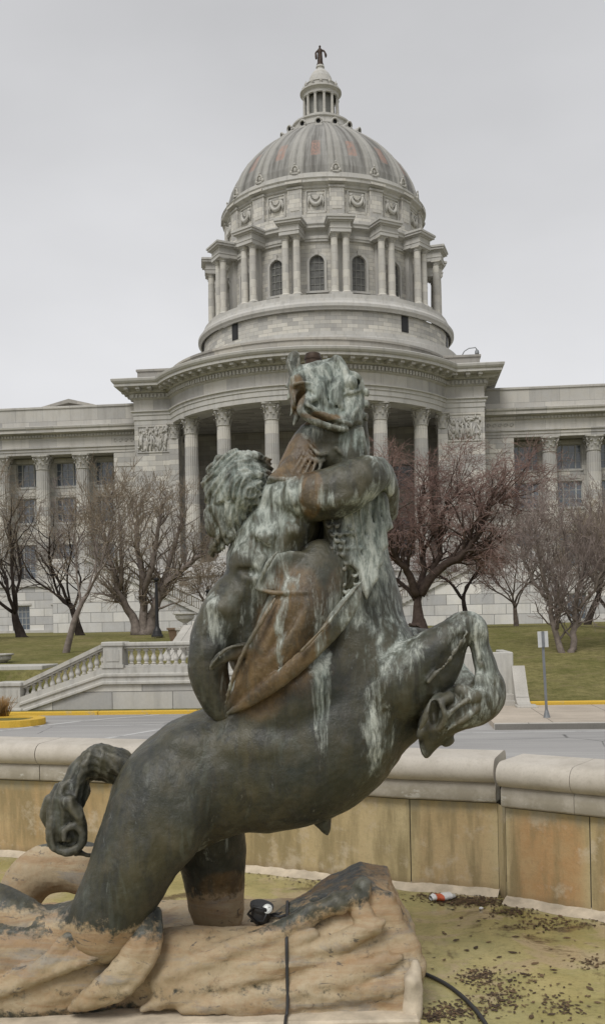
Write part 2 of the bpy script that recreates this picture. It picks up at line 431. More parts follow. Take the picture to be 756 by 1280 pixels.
# ------------------------------------------------------------------ signed-distance sculpting
class Field:
    def __init__(self, lo, hi, h):
        self.h = h; self.lo = np.array(lo, dtype=np.float64)
        self.n = np.ceil((np.array(hi) - self.lo)/h).astype(int) + 1
        self.ax = [self.lo[i] + h*np.arange(self.n[i]) for i in range(3)]
        self.A = np.full(tuple(self.n), 0.5, dtype=np.float32)
    def _win(self, lo, hi):
        s = []
        for i in range(3):
            a = int(max(0, math.floor((lo[i]-self.lo[i])/self.h))); b = int(min(self.n[i], math.ceil((hi[i]-self.lo[i])/self.h)+1))
            if b <= a: return None
            s.append(slice(a, b))
        return tuple(s)
    def _grid(self, w):
        return (self.ax[0][w[0]][:,None,None], self.ax[1][w[1]][None,:,None], self.ax[2][w[2]][None,None,:])
    def _comb(self, w, D, k, op):
        A = self.A[w]; D = D.astype(np.float32)
        if op == 'add':
            h = np.clip(0.5 + 0.5*(A - D)/k, 0, 1)
            self.A[w] = A*(1-h) + D*h - k*h*(1-h)
        else:
            h = np.clip(0.5 - 0.5*(A + D)/k, 0, 1)
            self.A[w] = A*(1-h) - D*h + k*h*(1-h)
    def cap(self, a, b, ra, rb, k=0.03, op='add', sq=1.0):
        """round cone; sq > 1 flattens it along the view axis (y)"""
        a = np.array(a, float); b = np.array(b, float)
        m = max(ra, rb) + k + 2*self.h
        w = self._win(np.minimum(a,b)-m, np.maximum(a,b)+m)
        if w is None: return
        X, Y, Z = self._grid(w)
        d = b - a; ds = np.array([d[0], d[1]*sq, d[2]]); L = float(ds@ds) + 1e-12
        px = X-a[0]; py = (Y-a[1])*sq; pz = Z-a[2]
        t = np.clip((px*ds[0] + py*ds[1] + pz*ds[2])/L, 0, 1)
        r = ra + (rb-ra)*t
        D = np.sqrt((px-t*ds[0])**2 + (py-t*ds[1])**2 + (pz-t*ds[2])**2) - r
        self._comb(w, D, k, op)
    def chain(self, pts, k=0.03, op='add', sq=1.0, sub=3):
        """pts: (x,y,z,r) control points, run through a Catmull-Rom spline"""
        P = [np.array(p, float) for p in pts]; Q = []
        P2 = [2*P[0]-P[1]] + P + [2*P[-1]-P[-2]]
        for i in range(1, len(P2)-2):
            for s in range(sub):
                t = s/sub; p0, p1, p2, p3 = P2[i-1:i+3]
                Q.append(0.5*((2*p1) + (-p0+p2)*t + (2*p0-5*p1+4*p2-p3)*t*t + (-p0+3*p1-3*p2+p3)*t**3))
        Q.append(P[-1])
        for a, b in zip(Q, Q[1:]):
            self.cap(a[:3], b[:3], max(a[3], 0.002), max(b[3], 0.002), k, op, sq)
        return Q
    def ell(self, c, r, k=0.03, op='add', rot=None):
        c = np.array(c, float); r = np.array(r, float); m = r.max() + k + 2*self.h
        w = self._win(c-m, c+m)
        if w is None: return
        X, Y, Z = self._grid(w); px = X-c[0]; py = Y-c[1]; pz = Z-c[2]
        if rot is not None:
            Rm = np.array(rot.inverted())
            px, py, pz = [Rm[i][0]*px + Rm[i][1]*py + Rm[i][2]*pz for i in range(3)]
        q = np.sqrt((px/r[0])**2 + (py/r[1])**2 + (pz/r[2])**2)
        g = np.sqrt((px/r[0]**2)**2 + (py/r[1]**2)**2 + (pz/r[2]**2)**2) + 1e-6
        D = np.where(q < 0.05, -r.min(), q*(q-1)/g)
        self._comb(w, D, k, op)
    def block(self, c, hs, rnd=0.03, k=0.03, op='add', rot=None):
        c = np.array(c, float); hs = np.array(hs, float); m = np.linalg.norm(hs) + k + 2*self.h
        w = self._win(c-m, c+m)
        if w is None: return
        X, Y, Z = self._grid(w); px = X-c[0]; py = Y-c[1]; pz = Z-c[2]
        if rot is not None:
            Rm = np.array(rot.inverted())
            px, py, pz = [Rm[i][0]*px + Rm[i][1]*py + Rm[i][2]*pz for i in range(3)]
        qx = np.abs(px)-hs[0]+rnd; qy = np.abs(py)-hs[1]+rnd; qz = np.abs(pz)-hs[2]+rnd
        D = np.sqrt(np.maximum(qx,0)**2+np.maximum(qy,0)**2+np.maximum(qz,0)**2) + np.minimum(np.maximum(np.maximum(qx,qy),qz),0) - rnd
        self._comb(w, D, k, op)
    def sheet(self, poly, yc, t, k=0.01, rnd=0.01, ax=0.0, az=0.0, cx=0.0, op='add'):
        """slab: polygon in (x, z), half thickness t about y = yc + ax*dx + az*dz + cx*dx^2"""
        P = np.array(poly, float); c = P.mean(0); ext = np.abs(P-c).max(0)
        yy = abs(ax)*ext[0] + abs(az)*ext[1] + abs(cx)*ext[0]**2 + t + k + 2*self.h
        w = self._win((P[:,0].min()-k-2*self.h, yc-yy, P[:,1].min()-k-2*self.h), (P[:,0].max()+k+2*self.h, yc+yy, P[:,1].max()+k+2*self.h))
        if w is None: return
        X, Y, Z = self._grid(w); px = X[:,:,0][:,0][:,None]; pz = Z[0,0,:][None,:]
        d2 = np.full((px.shape[0], pz.shape[1]), 1e9); ins = np.zeros(d2.shape, bool)
        for i in range(len(P)):
            a, b = P[i], P[(i+1) % len(P)]; e = b-a
            wx = px-a[0]; wz = pz-a[1]; q = np.clip((wx*e[0]+wz*e[1])/(e@e), 0, 1)
            d2 = np.minimum(d2, (wx-q*e[0])**2 + (wz-q*e[1])**2)
            cr = ((a[1] <= pz) != (b[1] <= pz)) & (px < (b[0]-a[0])*(pz-a[1])/((b[1]-a[1]) if b[1] != a[1] else 1e-9) + a[0])
            ins ^= cr
        d = np.sqrt(d2)*np.where(ins, -1, 1)
        y0 = yc + ax*(px-c[0]) + az*(pz-c[1]) + cx*(px-c[0])**2
        qa = d[:,None,:] + rnd; qb = np.abs(Y - y0[:,None,:]) - t + rnd
        D = np.sqrt(np.maximum(qa,0)**2 + np.maximum(qb,0)**2) + np.minimum(np.maximum(qa,qb),0) - rnd
        self._comb(w, D, k, op)
    def mesh(self):
        A = self.A; A[0]=A[-1]=0.5; A[:,0]=A[:,-1]=0.5; A[:,:,0]=A[:,:,-1]=0.5
        I = A < 0
        c = [I[i:I.shape[0]-1+i, j:I.shape[1]-1+j, k:I.shape[2]-1+k] for i in (0,1) for j in (0,1) for k in (0,1)]
        anyi = c[0].copy(); alli = c[0].copy()
        for q in c[1:]: anyi |= q; alli &= q
        act = anyi & ~alli
        idx = np.argwhere(act); ids = np.full(act.shape, -1, dtype=np.int32); ids[act] = np.arange(len(idx))
        acc = np.zeros((len(idx), 3)); cnt = np.zeros(len(idx))
        offs = [np.array((i,j,k)) for i in (0,1) for j in (0,1) for k in (0,1)]
        for a in range(8):
            for b in range(a+1, 8):
                if np.abs(offs[a]-offs[b]).sum() != 1: continue
                ia = idx+offs[a]; ib = idx+offs[b]
                va = A[ia[:,0], ia[:,1], ia[:,2]].astype(np.float64); vb = A[ib[:,0], ib[:,1], ib[:,2]].astype(np.float64)
                m = (va < 0) != (vb < 0)
                t = np.zeros(len(idx)); t[m] = va[m]/(va[m]-vb[m])
                p = offs[a] + t[:,None]*(offs[b]-offs[a])
                acc[m] += p[m]; cnt[m] += 1
        V = self.lo + self.h*(idx + acc/cnt[:,None])
        F = []
        for ax in range(3):
            o = [i for i in range(3) if i != ax]
            sl = [slice(None)]*3; s0 = list(sl); s1 = list(sl)
            s0[ax] = slice(0, I.shape[ax]-1); s1[ax] = slice(1, None)
            X0 = I[tuple(s0)]; X1 = I[tuple(s1)]
            e = np.argwhere(X0 != X1)
            e = e[(e[:,o[0]] > 0) & (e[:,o[1]] > 0) & (e[:,o[0]] < I.shape[o[0]]-1) & (e[:,o[1]] < I.shape[o[1]]-1)]
            ins = I[e[:,0], e[:,1], e[:,2]]
            def cell(d0, d1):
                q = e.copy(); q[:,o[0]] -= d0; q[:,o[1]] -= d1
                return ids[q[:,0], q[:,1], q[:,2]]
            q = np.stack([cell(1,1), cell(0,1), cell(0,0), cell(1,0)], axis=1)
            flip = ins if ax != 1 else ~ins
            q = np.where(flip[:,None], q, q[:,::-1])
            F.append(q)
        return V, np.concatenate(F)
def smooth_verts(V, F, it=2, lam=0.5):
    n = len(V)
    for _ in range(it):
        S = np.zeros_like(V); C = np.zeros(n)
        for a, b in ((0,1),(1,2),(2,3),(3,0)):
            for x in range(3):
                S[:,x] += np.bincount(F[:,a], V[F[:,b],x], n) + np.bincount(F[:,b], V[F[:,a],x], n)
            C += np.bincount(F[:,a], minlength=n) + np.bincount(F[:,b], minlength=n)
        V = V + lam*(S/np.maximum(C,1)[:,None] - V)
    return V
def vnormals(V, F):
    n = np.cross(V[F[:,2]]-V[F[:,0]], V[F[:,3]]-V[F[:,1]]); N = np.zeros_like(V)
    for k in range(4):
        for x in range(3): N[:,x] += np.bincount(F[:,k], n[:,x], len(V))
    return N/(np.linalg.norm(N, axis=1)[:,None]+1e-9)
# ================================================================== THE CAPITOL
G0 = 1.7                                  # ground level at the building
cap = empty('capitol_building', (4.03, 140.0, G0), -BETA,
    'domed grey limestone capitol with a bowed colonnade and tall columned drum behind the fountain', 'building')
OFF = (0, 0, -G0)
def part(mb, name, mat, parent=cap): return mb.build(name, M[mat], parent, off=OFF)

YF, BC, BR, HW = -33.0, -26.0, 16.3, 18.8
def outline(o, yback=-24.0, n=56, R0=BR, ybo=0.0):
    r = R0 + o; dy = BC - (YF - o)
    xj = math.sqrt(max(r*r - dy*dy, 0.01)); a = math.atan2(xj, dy)
    pts = [(-HW-o, yback), (-HW-o, YF-o), (-xj, YF-o)]
    for i in range(1, n):
        t = -a + 2*a*i/n
        pts.append((r*math.sin(t), BC - r*math.cos(t)))
    pts += [(xj, YF-o), (HW+o, YF-o), (HW+o, yback)]
    return pts
def oloft(mb, prof, **kw):
    for (o0, z0), (o1, z1) in zip(prof, prof[1:]):
        a = [(x, y, z0) for x, y in outline(o0, **kw)]; b = [(x, y, z1) for x, y in outline(o1, **kw)]
        mb.loft([a, b], closed=False)
# --- pavilion entablature
m = MB(); oloft(m, [(-2.3,24.1),(0,24.1),(0,24.58),(0.08,24.62),(0.08,25.1),(0.17,25.14),(0.17,25.42),(0.34,25.5),(0.34,25.62),(0.03,25.66)])
part(m, 'architrave', 'smooth')
m = MB(); oloft(m, [(0.03,25.66),(0.03,26.8)]); part(m, 'frieze', 'frieze')
m = MB(); oloft(m, [(0.03,26.8),(0.24,26.92),(0.24,27.45),(0.5,27.55),(0.55,27.62),(0.55,27.95),(1.72,28.0),(1.72,28.28),(1.84,28.34),(1.97,28.52),(2.02,28.74),(1.9,28.82),(-0.3,28.95)])
def along(o, step, fn, **kw):
    P = [Vector((x, y, 0)) for x, y in outline(o, n=140, **kw)]
    acc = step/2
    for a, b in zip(P, P[1:]):
        L = (b-a).length; d = (b-a).normalized() if L > 0 else None
        while acc < L:
            p = a + d*acc; fn(p, d); acc += step
        acc -= L
def dent(p, d):
    Mx = Matrix.Translation(p) @ Matrix(((d.x, -d.y, 0, 0), (d.y, d.x, 0, 0), (0,0,1,0), (0,0,0,1)))
    m.box(-0.13, 0.13, -0.2, 0.02, 27.0, 27.4, Mx)
along(0.24, 0.42, dent)
def modi(p, d):
    Mx = Matrix.Translation(p) @ Matrix(((d.x, -d.y, 0, 0), (d.y, d.x, 0, 0), (0,0,1,0), (0,0,0,1)))
    m.box(-0.22, 0.22, -0.95, 0.02, 27.72, 27.98, Mx); m.box(-0.16, 0.16, -0.6, 0.02, 27.6, 27.72, Mx)
along(0.55, 1.28, modi)
part(m, 'cornice', 'smooth')
m = MB(); oloft(m, [(-0.35,28.9),(-0.35,29.95),(-0.22,30.0),(-0.22,30.22),(-0.4,30.28),(-1.2,30.3)])
m.face([(x, y, 30.3) for x, y in outline(-1.2)])
part(m, 'attic', 'parapet')
m = MB()
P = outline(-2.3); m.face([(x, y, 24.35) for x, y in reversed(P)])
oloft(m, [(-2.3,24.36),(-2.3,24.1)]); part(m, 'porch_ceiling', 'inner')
# porch walls and side piers
def wall(mb, x0, x1, z0, z1, y, holes, depth=0.5, ybot=None):
    """front-facing wall (towards -y) with rectangular openings (a, b, c, d) and their reveals"""
    xs = sorted(set([x0, x1] + [q for h in holes for q in h[:2] if x0 < q < x1])); zs = sorted(set([z0, z1] + [q for h in holes for q in h[2:] if z0 < q < z1]))
    for a, b in zip(xs, xs[1:]):
        for c, d in zip(zs, zs[1:]):
            cx, cz = (a+b)/2, (c+d)/2
            if any(h[0] < cx < h[1] and h[2] < cz < h[3] for h in holes): continue
            mb.face([(a,y,c),(b,y,c),(b,y,d),(a,y,d)])
    for (a, b, c, d) in holes:
        e = y + depth
        mb.face([(a,y,c),(a,y,d),(a,e,d),(a,e,c)]); mb.face([(b,y,c),(b,e,c),(b,e,d),(b,y,d)])
        mb.face([(a,y,d),(b,y,d),(b,e,d),(a,e,d)]); mb.face([(a,y,c),(a,e,c),(b,e,c),(b,y,c)])
def window(cx, y, z0, z1, w, cols=3, rows=4, glass='glass', side=True, fm='frame', parent=cap):
    """three-light window: frame with glazing bars, pane as its child"""
    f = MB(); h = z1-z0
    M0 = Matrix.Translation((cx, y, z0-G0))
    f.box(-w/2, -w/2+0.09, 0, 0.16, 0, h); f.box(w/2-0.09, w/2, 0, 0.16, 0, h)
    f.box(-w/2+0.09, w/2-0.09, 0.002, 0.158, h-0.1, h); f.box(-w/2+0.09, w/2-0.09, 0.002, 0.158, 0, 0.12)
    if side:
        k = w*0.26
        for s in (-1, 1): f.box(s*k-0.07, s*k+0.07, -0.04, 0.14, 0.12, h-0.1)
        spans = [(-w/2+0.09, -k-0.07, 1), (-k+0.07, k-0.07, cols-1), (k+0.07, w/2-0.09, 1)]
    else: spans = [(-w/2+0.09, w/2-0.09, cols)]
    for a, b, c in spans:
        for i in range(1, c): f.box(a+(b-a)*i/c-0.03, a+(b-a)*i/c+0.03, 0.04, 0.12, 0.12, h-0.1)
        for i in range(1, rows): f.box(a, b, 0.05, 0.11, h*i/rows-0.03, h*i/rows+0.03)
    o = f.build('window', M[fm], parent); o.location = (cx, y, z0-G0)
    g = MB(); g.box(-w/2+0.05, w/2-0.05, 0.085, 0.10, 0.05, h-0.04)
    g.build('pane', M[glass], o)
    return o
def win_copy(o, cx, y, z0):
    return copy_part(o, cap, (cx, y, z0-G0))
m = MB()
ph = [(-11.4,-9.2,9.0,14.0),(-6.4,-3.6,9.0,15.0),(3.6,6.4,9.0,15.0),(9.2,11.4,9.0,14.0),(-1.4,1.4,8.6,15.4)]
ph += [(a-1.1, a+1.1, 17.2, 20.0) for a in (-10.3,-5,0,5,10.3)]
wall(m, -14.4, 14.4, 8.6, 24.3, -25.2, ph, 0.6)
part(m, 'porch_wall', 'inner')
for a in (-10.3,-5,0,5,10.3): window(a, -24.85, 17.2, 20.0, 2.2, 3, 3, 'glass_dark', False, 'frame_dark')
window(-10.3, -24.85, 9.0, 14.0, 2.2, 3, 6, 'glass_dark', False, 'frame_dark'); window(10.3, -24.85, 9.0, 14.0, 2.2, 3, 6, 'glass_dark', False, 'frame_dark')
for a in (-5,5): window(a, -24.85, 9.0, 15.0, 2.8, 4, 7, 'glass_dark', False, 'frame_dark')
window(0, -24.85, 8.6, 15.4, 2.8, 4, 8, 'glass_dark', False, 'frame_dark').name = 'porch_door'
for s in (-1, 1):
    m = MB()
    a, b = sorted((s*14.4, s*HW))
    m.box(a, b, YF, -24.0, G0-1, 21.2)
    m.box(a-0.02, b+0.02, YF-0.12, -24.0, 7.2, 7.65)
    m.box(a, b, YF+0.002, -24.0, 24.0, 24.08)
    # frame round the carved panel
    m.box(a+0.02 if s>0 else a, b if s>0 else b-0.02, YF, -24.0, 21.2, 24.0)
    c0, c1 = (a+0.3, b-0.3)
    m.box(c0, c1, YF-0.1, YF+0.001, 23.85, 23.97); m.box(c0, c1, YF-0.1, YF+0.001, 21.05, 21.17)
    m.box(c0, c0+0.12, YF-0.1, YF+0.001, 21.17, 23.85); m.box(c1-0.12, c1, YF-0.1, YF+0.001, 21.17, 23.85)
    # engaged half column / pilaster next to the porch
    m.box(s*14.4-0.5, s*14.4+0.5, YF-0.35, YF+1.2, 8.6, 22.4)
    part(m, 'pier', 'ashlar')
# pilaster capital and carved relief panels: raised figures
rr = random.Random(5)
for s in (-1, 1):
    m = MB(); cx = s*16.75
    for i in range(70):
        x = cx + rr.uniform(-1.6, 1.6); z = rr.uniform(21.35, 23.7)
        m.ball((x, YF-0.02, z), (rr.uniform(0.07,0.2), rr.uniform(0.1,0.22), rr.uniform(0.1,0.34)), 8, 6)
    for i in range(8):
        x = cx - 1.5 + i*0.42+rr.uniform(-.1,.1); z = 21.25+rr.uniform(0,.25)
        m.tube([(x, YF-0.05, z), (x+rr.uniform(-.15,.15), YF-0.1, z+0.9), (x+rr.uniform(-.25,.25), YF-0.08, z+rr.uniform(1.3,1.8))], [0.10,0.13,0.07], 7); m.tube([(x, YF-0.1, z+1.2), (x+rr.uniform(-.5,.5), YF-0.1, z+rr.uniform(.7,1.9))], [0.07,0.04], 5)
        m.ball((x+rr.uniform(-.2,.2), YF-0.1, z+rr.uniform(1.75,2.1)), (0.12,0.14,0.15), 8, 6)
    part(m, 'relief_panel', 'carved')
# podium under the bow and steps
m = MB(); oloft(m, [(0.9,G0-1),(0.9,2.6),(0.75,2.7),(0.75,7.1),(1.0,7.2),(1.0,7.6),(0.8,7.65),(0.8,8.55),(0.6,8.6)])
m.face([(x, y, 8.6) for x, y in outline(0.6)])
part(m, 'podium', 'podium')

# --- columns
def capital(mb, r, h, z, leaves=8):
    mb.lathe([(r*0.98,z),(r*1.1,z+0.03*h),(r*1.1,z+0.07*h),(r*0.97,z+0.09*h),(r*0.98,z+0.5*h),(r*1.12,z+0.75*h),(r*1.35,z+0.88*h)], 20)
    for row, (zz, hh, out, off) in enumerate(((0.08,0.38,1.25,0.0),(0.30,0.42,1.38,0.5))):
        for i in range(leaves):
            a = 2*PI*(i+off)/leaves; c, s = math.cos(a), math.sin(a); tx, ty = -s, c
            w = r*0.36
            prof = [(1.0,0.0,1.0),(1.08,0.35,1.0),(1.14,0.7,0.9),(out,0.92,0.75),(out+0.14,0.97,0.5),(out+0.17,0.86,0.3)]
            L = []; Rr = []; Cc = []
            for (q, v, ww) in prof:
                zc = z + (zz + hh*v)*h; rr_ = q*r
                L.append((c*rr_ + tx*w*ww*0.8, s*rr_ + ty*w*ww*0.8, zc)); Rr.append((c*rr_ - tx*w*ww*0.8, s*rr_ - ty*w*ww*0.8, zc)); Cc.append((c*(rr_+0.09*r), s*(rr_+0.09*r), zc))
            n = len(prof); V = L + Cc + Rr
            F = []
            for j in range(n-1):
                F.append((j, j+1, n+j+1, n+j)); F.append((n+j, n+j+1, 2*n+j+1, 2*n+j))
            mb.shared(V, F, None, True)
    for i in range(4):
        a = PI/4 + i*PI/2; c, s = math.cos(a), math.sin(a)
        pts = []
        for k in range(12):
            t = k/11; ang = -PI*0.5 + t*PI*2.2; rad = r*0.24*(1-t*0.75)
            pts.append((c*(r*1.42 + rad*math.cos(ang)), s*(r*1.42 + rad*math.cos(ang)), z+0.78*h+rad*math.sin(ang)))
        mb.tube([(c*r*1.05, s*r*1.05, z+0.45*h)] + pts, [r*0.07]+[r*0.1]*12, 5)
        a2 = i*PI/2; mb.ball((math.cos(a2)*r*1.32, math.sin(a2)*r*1.32, z+0.9*h), r*0.17, 8, 6)
    # abacus with hollowed sides
    ring = []
    for i in range(4):
        a = PI/4 + i*PI/2
        for d, q in ((-0.09,1.78),(0.09,1.78)): ring.append((a+d, q))
        for d, q in ((0.35,1.45),(0.785,1.28),(1.22,1.45)): ring.append((a+d, q))
    lo = [(math.cos(a)*q*r, math.sin(a)*q*r, z+0.9*h) for a, q in ring]; hi = [(x*1.03, y*1.03, z+h) for x, y, _ in lo]
    mb.loft([lo, hi], caps=True)
def column(name, r, z0, z1, caph, loc, flutes=20):
    H = z1-z0; s = MB()
    nseg = flutes*4
    def fl(a, z):
        k = (a*flutes/(2*PI)) % 1.0
        return 1.0 - 0.055*math.sin(PI*k)**0.6
    prof = []
    for i in range(9):
        t = i/8; prof.append((r*(1-0.14*t**1.8), z0+0.5+(H-caph-0.5)*t))
    s.lathe(prof, nseg, smooth=False, mod=fl)
    o = s.build('column', M['column'], cap, off=(0,0,-G0)); o.location = (loc[0], loc[1], 0)
    b = MB(); b.box(-r*1.38, r*1.38, -r*1.38, r*1.38, z0, z0+0.18)
    b.lathe([(r*1.33,z0+0.18),(r*1.36,z0+0.26),(r*1.3,z0+0.33),(r*1.15,z0+0.35),(r*1.12,z0+0.4),(r*1.18,z0+0.45),(r*1.12,z0+0.5),(r*1.0,z0+0.53)], 32)
    b.build('base', M['smooth'], o, off=(0,0,-G0))
    c = MB(); capital(c, r*0.86, caph, z1-caph); c.build('capital', M['carved'], o, off=(0,0,-G0))
    return o
pc = None
for k in range(8):
    a = R(20.9)*(k-3.5); x, y = 15.25*math.sin(a), BC - 15.25*math.cos(a)
    if pc is None: pc = column('column', 0.79, 8.6, 24.1, 1.75, (x, y))
    else: copy_part(pc, cap, (x, y, 0))
# pilaster capitals beside the outer columns
for s in (-1, 1):
    m = MB(); capital(m, 0.55, 1.7, 22.4); o = m.build('pilaster_capital', M['carved'], cap, off=(0,0,-G0)); o.location = (s*14.4, YF+0.1, 0)

# --- wings
def wing(s):
    def X(a, b): return (a, b) if s > 0 else (-b, -a)
    E = 52.0
    cs = [23.75] + [28.45+4.7*k for k in range(5)]
    holes = []; bh = []
    for i, c in enumerate(cs):
        w = 2.7
        for z0, z1 in ((18.6,21.35),(14.4,17.3),(7.9,11.9)): holes.append((s*c-w/2, s*c+w/2, z0, z1))
        bh.append((s*c-1.0, s*c+1.0, 2.0, 4.8))
    m = MB(); a, b = X(22.2, E); wall(m, a, b, 7.6, 21.9, -27.0, holes, 0.5)
    # pilaster strips behind the columns and spandrel panels
    for i, c in enumerate(cs):
        for z0 in (17.45, 12.6):
            m.bbox(s*c-1.2, s*c+1.2, -27.06, -26.99, z0+0.1, z0+0.95 if z0 > 15 else z0+1.6, 0.02)
    part(m, 'wing_wall', 'ashlar')
    m = MB(); a, b = X(HW, 22.2); m.box(a, b, -29.35, -24.0, 7.6, 21.88)
    m.box(a+0.3, b-0.3, -29.42, -29.3, 20.3, 21.4)
    part(m, 'wing_pier', 'ashlar')
    m = MB(); a, b = X(50.2, E); m.box(a, b, -29.35, -24.0, 7.6, 21.88)
    part(m, 'wing_pier', 'ashlar')
    m = MB(); a, b = X(HW, E); wall(m, a, b, G0-1, 6.9, -29.9, bh, 0.5)
    part(m, 'wing_basement', 'podium')
    m = MB(); m.box(a, b, -30.15, -26.9, 6.9, 7.25); m.box(a, b, -30.05, -26.9, 7.25, 7.6); m.box(a, b, -30.12, -29.9, G0-1, 2.0)
    for c in cs:
        m.box(s*c-1.2, s*c+1.2, -30.02, -29.88, 4.82, 5.05)
        for z0 in (18.6, 14.4, 7.9): m.box(s*c-1.45, s*c+1.45, -27.14, -26.9, z0-0.2, z0-0.01)
    part(m, 'wing_belt', 'smooth')
    prof = [(-27.4,21.9),(-29.4,21.9),(-29.4,22.2),(-29.48,22.23),(-29.48,22.5),(-29.62,22.58),(-29.62,22.7),(-29.42,22.74),(-29.42,23.72),(-29.56,23.8),(-29.56,24.12),(-29.8,24.2),(-30.3,24.26),(-30.3,24.55),(-30.45,24.7),(-30.5,24.9),(-30.4,24.96),(-29.2,25.05),(-29.2,27.1),(-29.32,27.14),(-29.32,27.34),(-29.2,27.4),(-28.4,27.42),(-28.4,25.0),(0,25.0)]
    m = MB(); a, b = X(HW+0.001, E+0.6)
    for i, ((y0, z0), (y1, z1)) in enumerate(zip(prof, prof[1:])):
        m.face([(a,y0,z0),(b,y0,z0),(b,y1,z1),(a,y1,z1)])
    n = 0; x = a+0.2
    while x < b:
        m.box(x, x+0.2, -29.72, -29.5, 23.84, 24.1); x += 0.36
    # shallow carved scroll in the frieze beside the pavilion
    for i in range(5):
        cx = s*(19.5+i*0.62); pts = [(cx+0.25*math.cos(t*0.9)*(1-t/10), -29.46, 23.22+0.27*math.sin(t*0.9)*(1-t/10)) for t in range(9)]
        m.tube(pts, 0.045, 5)
    part(m, 'wing_entablature', 'frieze')
    protos = {}
    for i, c in enumerate(cs):
        for z0, z1 in ((18.6,21.35),(14.4,17.3),(7.9,11.9)):
            if z0 in protos: win_copy(protos[z0], s*c, -26.72, z0)
            else: protos[z0] = window(s*c, -26.72, z0, z1, 2.7, 3, 3 if z0 > 9 else 5, 'glass')
        if 'b' in protos: win_copy(protos['b'], s*c, -29.6, 2.0)
        else: protos['b'] = window(s*c, -29.6, 2.0, 4.8, 2.0, 4, 4, 'glass', False)
    for k in range(6): 
        if k == 0 and s < 0: wing.c = column('column', 0.86, 7.6, 21.9, 1.65, (s*26.1, -28.45))
        else: copy_part(wing.c, cap, (s*(26.1+4.7*k), -28.45, 0))
wing(-1); wing(1)
# body of the building behind the fronts, roofs
m = MB()
for s in (-1, 1):
    a, b = sorted((s*HW, s*52.0)); m.box(a, b, -26.4, 27.0, G0-1, 24.9)
m.box(-HW, HW, -24.0, 33.0, G0-1, 28.9)
part(m, 'body_wall', 'ashlar')
# the gabled roof that looks over the left parapet
m = MB(); m.extrude([(-42.0,25.0),(-25.0,25.0),(-25.0,30.3),(-33.5,32.1),(-42.0,30.3)], -10.0, 8.0)
m.extrude([(-42.6,30.25),(-42.0,30.25),(-33.5,32.05),(-25.0,30.25),(-24.4,30.25),(-33.5,32.55)], -10.8, 8.4)
part(m, 'roof_gable', 'parapet')

# --- drum: plinth cylinders
NA = 128
m = MB(); m.lathe([(18.9,29.8),(18.9,36.9),(18.7,37.0),(18.7,37.2),(18.3,37.3),(18.3,37.7),(17.0,37.9)], NA); m.lathe([(17.3,39.9+0.7),(17.42,40.62),(17.5,40.8),(17.72,41.0),(17.72,41.35),(17.55,41.5),(17.3,41.75),(17.2,42.1),(16.9,42.2),(16.9,42.7),(15.1,42.8)], NA)
part(m, 'drum_moulding', 'smooth')
m = MB(); m.lathe([(16.95,37.8),(16.95,40.7)], NA, smooth=True); part(m, 'drum_plinth', 'drum')
def radial(a):      # local frame at angle a (measured to the right of the front) : x tangential, -y outward
    return Matrix.Rotation(a, 4, 'Z')
for a in (-39, 40, -78, 78, -130, 130, 180):
    m = MB(); m.box(-0.55,0.55,-17.0,-16.9,38.6,40.6); m.box(-0.42,0.42,-17.02,-16.93,38.72,40.5)
    o = m.build('drum_vent', M['iron'], cap, off=OFF); o.rotation_euler.z = R(a)
# drum wall with arched openings
RW = 13.7; bay = 2*PI/16; wh = 0.95
m = MB(); arch_c, zs, zt = 47.7, 44.1, 50.4
ts = []
for b in range(16):
    ac = b*bay - PI/2
    ts.append(('pier', ac-bay/2, ac-wh/RW, 3))
    ts.append(('open', ac-wh/RW, ac+wh/RW, 12))
    ts.append(('pier', ac+wh/RW, ac+bay/2, 3))
def cp(a, r, z): return (r*math.cos(a), r*math.sin(a), z)
for kind, a0, a1, n in ts:
    for i in range(n):
        p, q = a0+(a1-a0)*i/n, a0+(a1-a0)*(i+1)/n
        def strip(r0, z0a, z0b, z1a, z1b, r1=None):
            m.face([cp(p,r0,z0a), cp(q,r0,z0b), cp(q,r1 or r0,z1b), cp(p,r1 or r0,z1a)], [(p*RW,z0a),(q*RW,z0b),(q*RW,z1b),(p*RW,z1a)])
        if kind == 'pier': strip(RW, 42.7, 42.7, zt, zt)
        else:
            mid = (a0+a1)/2
            f = lambda a: arch_c + math.sqrt(max(wh**2 - ((a-mid)*RW)**2, 0))
            strip(RW, 42.7, 42.7, zs, zs); strip(RW, f(p), f(q), zt, zt)
            m.face([cp(p,RW,f(p)), cp(p,RW-0.5,f(p)), cp(q,RW-0.5,f(q)), cp(q,RW,f(q))])
            m.face([cp(p,RW,zs), cp(q,RW,zs), cp(q,RW-0.5,zs), cp(p,RW-0.5,zs)])
    if kind == 'open':
        m.face([cp(a0,RW,zs), cp(a0,RW-0.5,zs), cp(a0,RW-0.5,arch_c), cp(a0,RW,arch_c)]); m.face([cp(a1,RW,zs), cp(a1,RW,arch_c), cp(a1,RW-0.5,arch_c), cp(a1,RW-0.5,zs)])
part(m, 'drum_wall', 'drum')
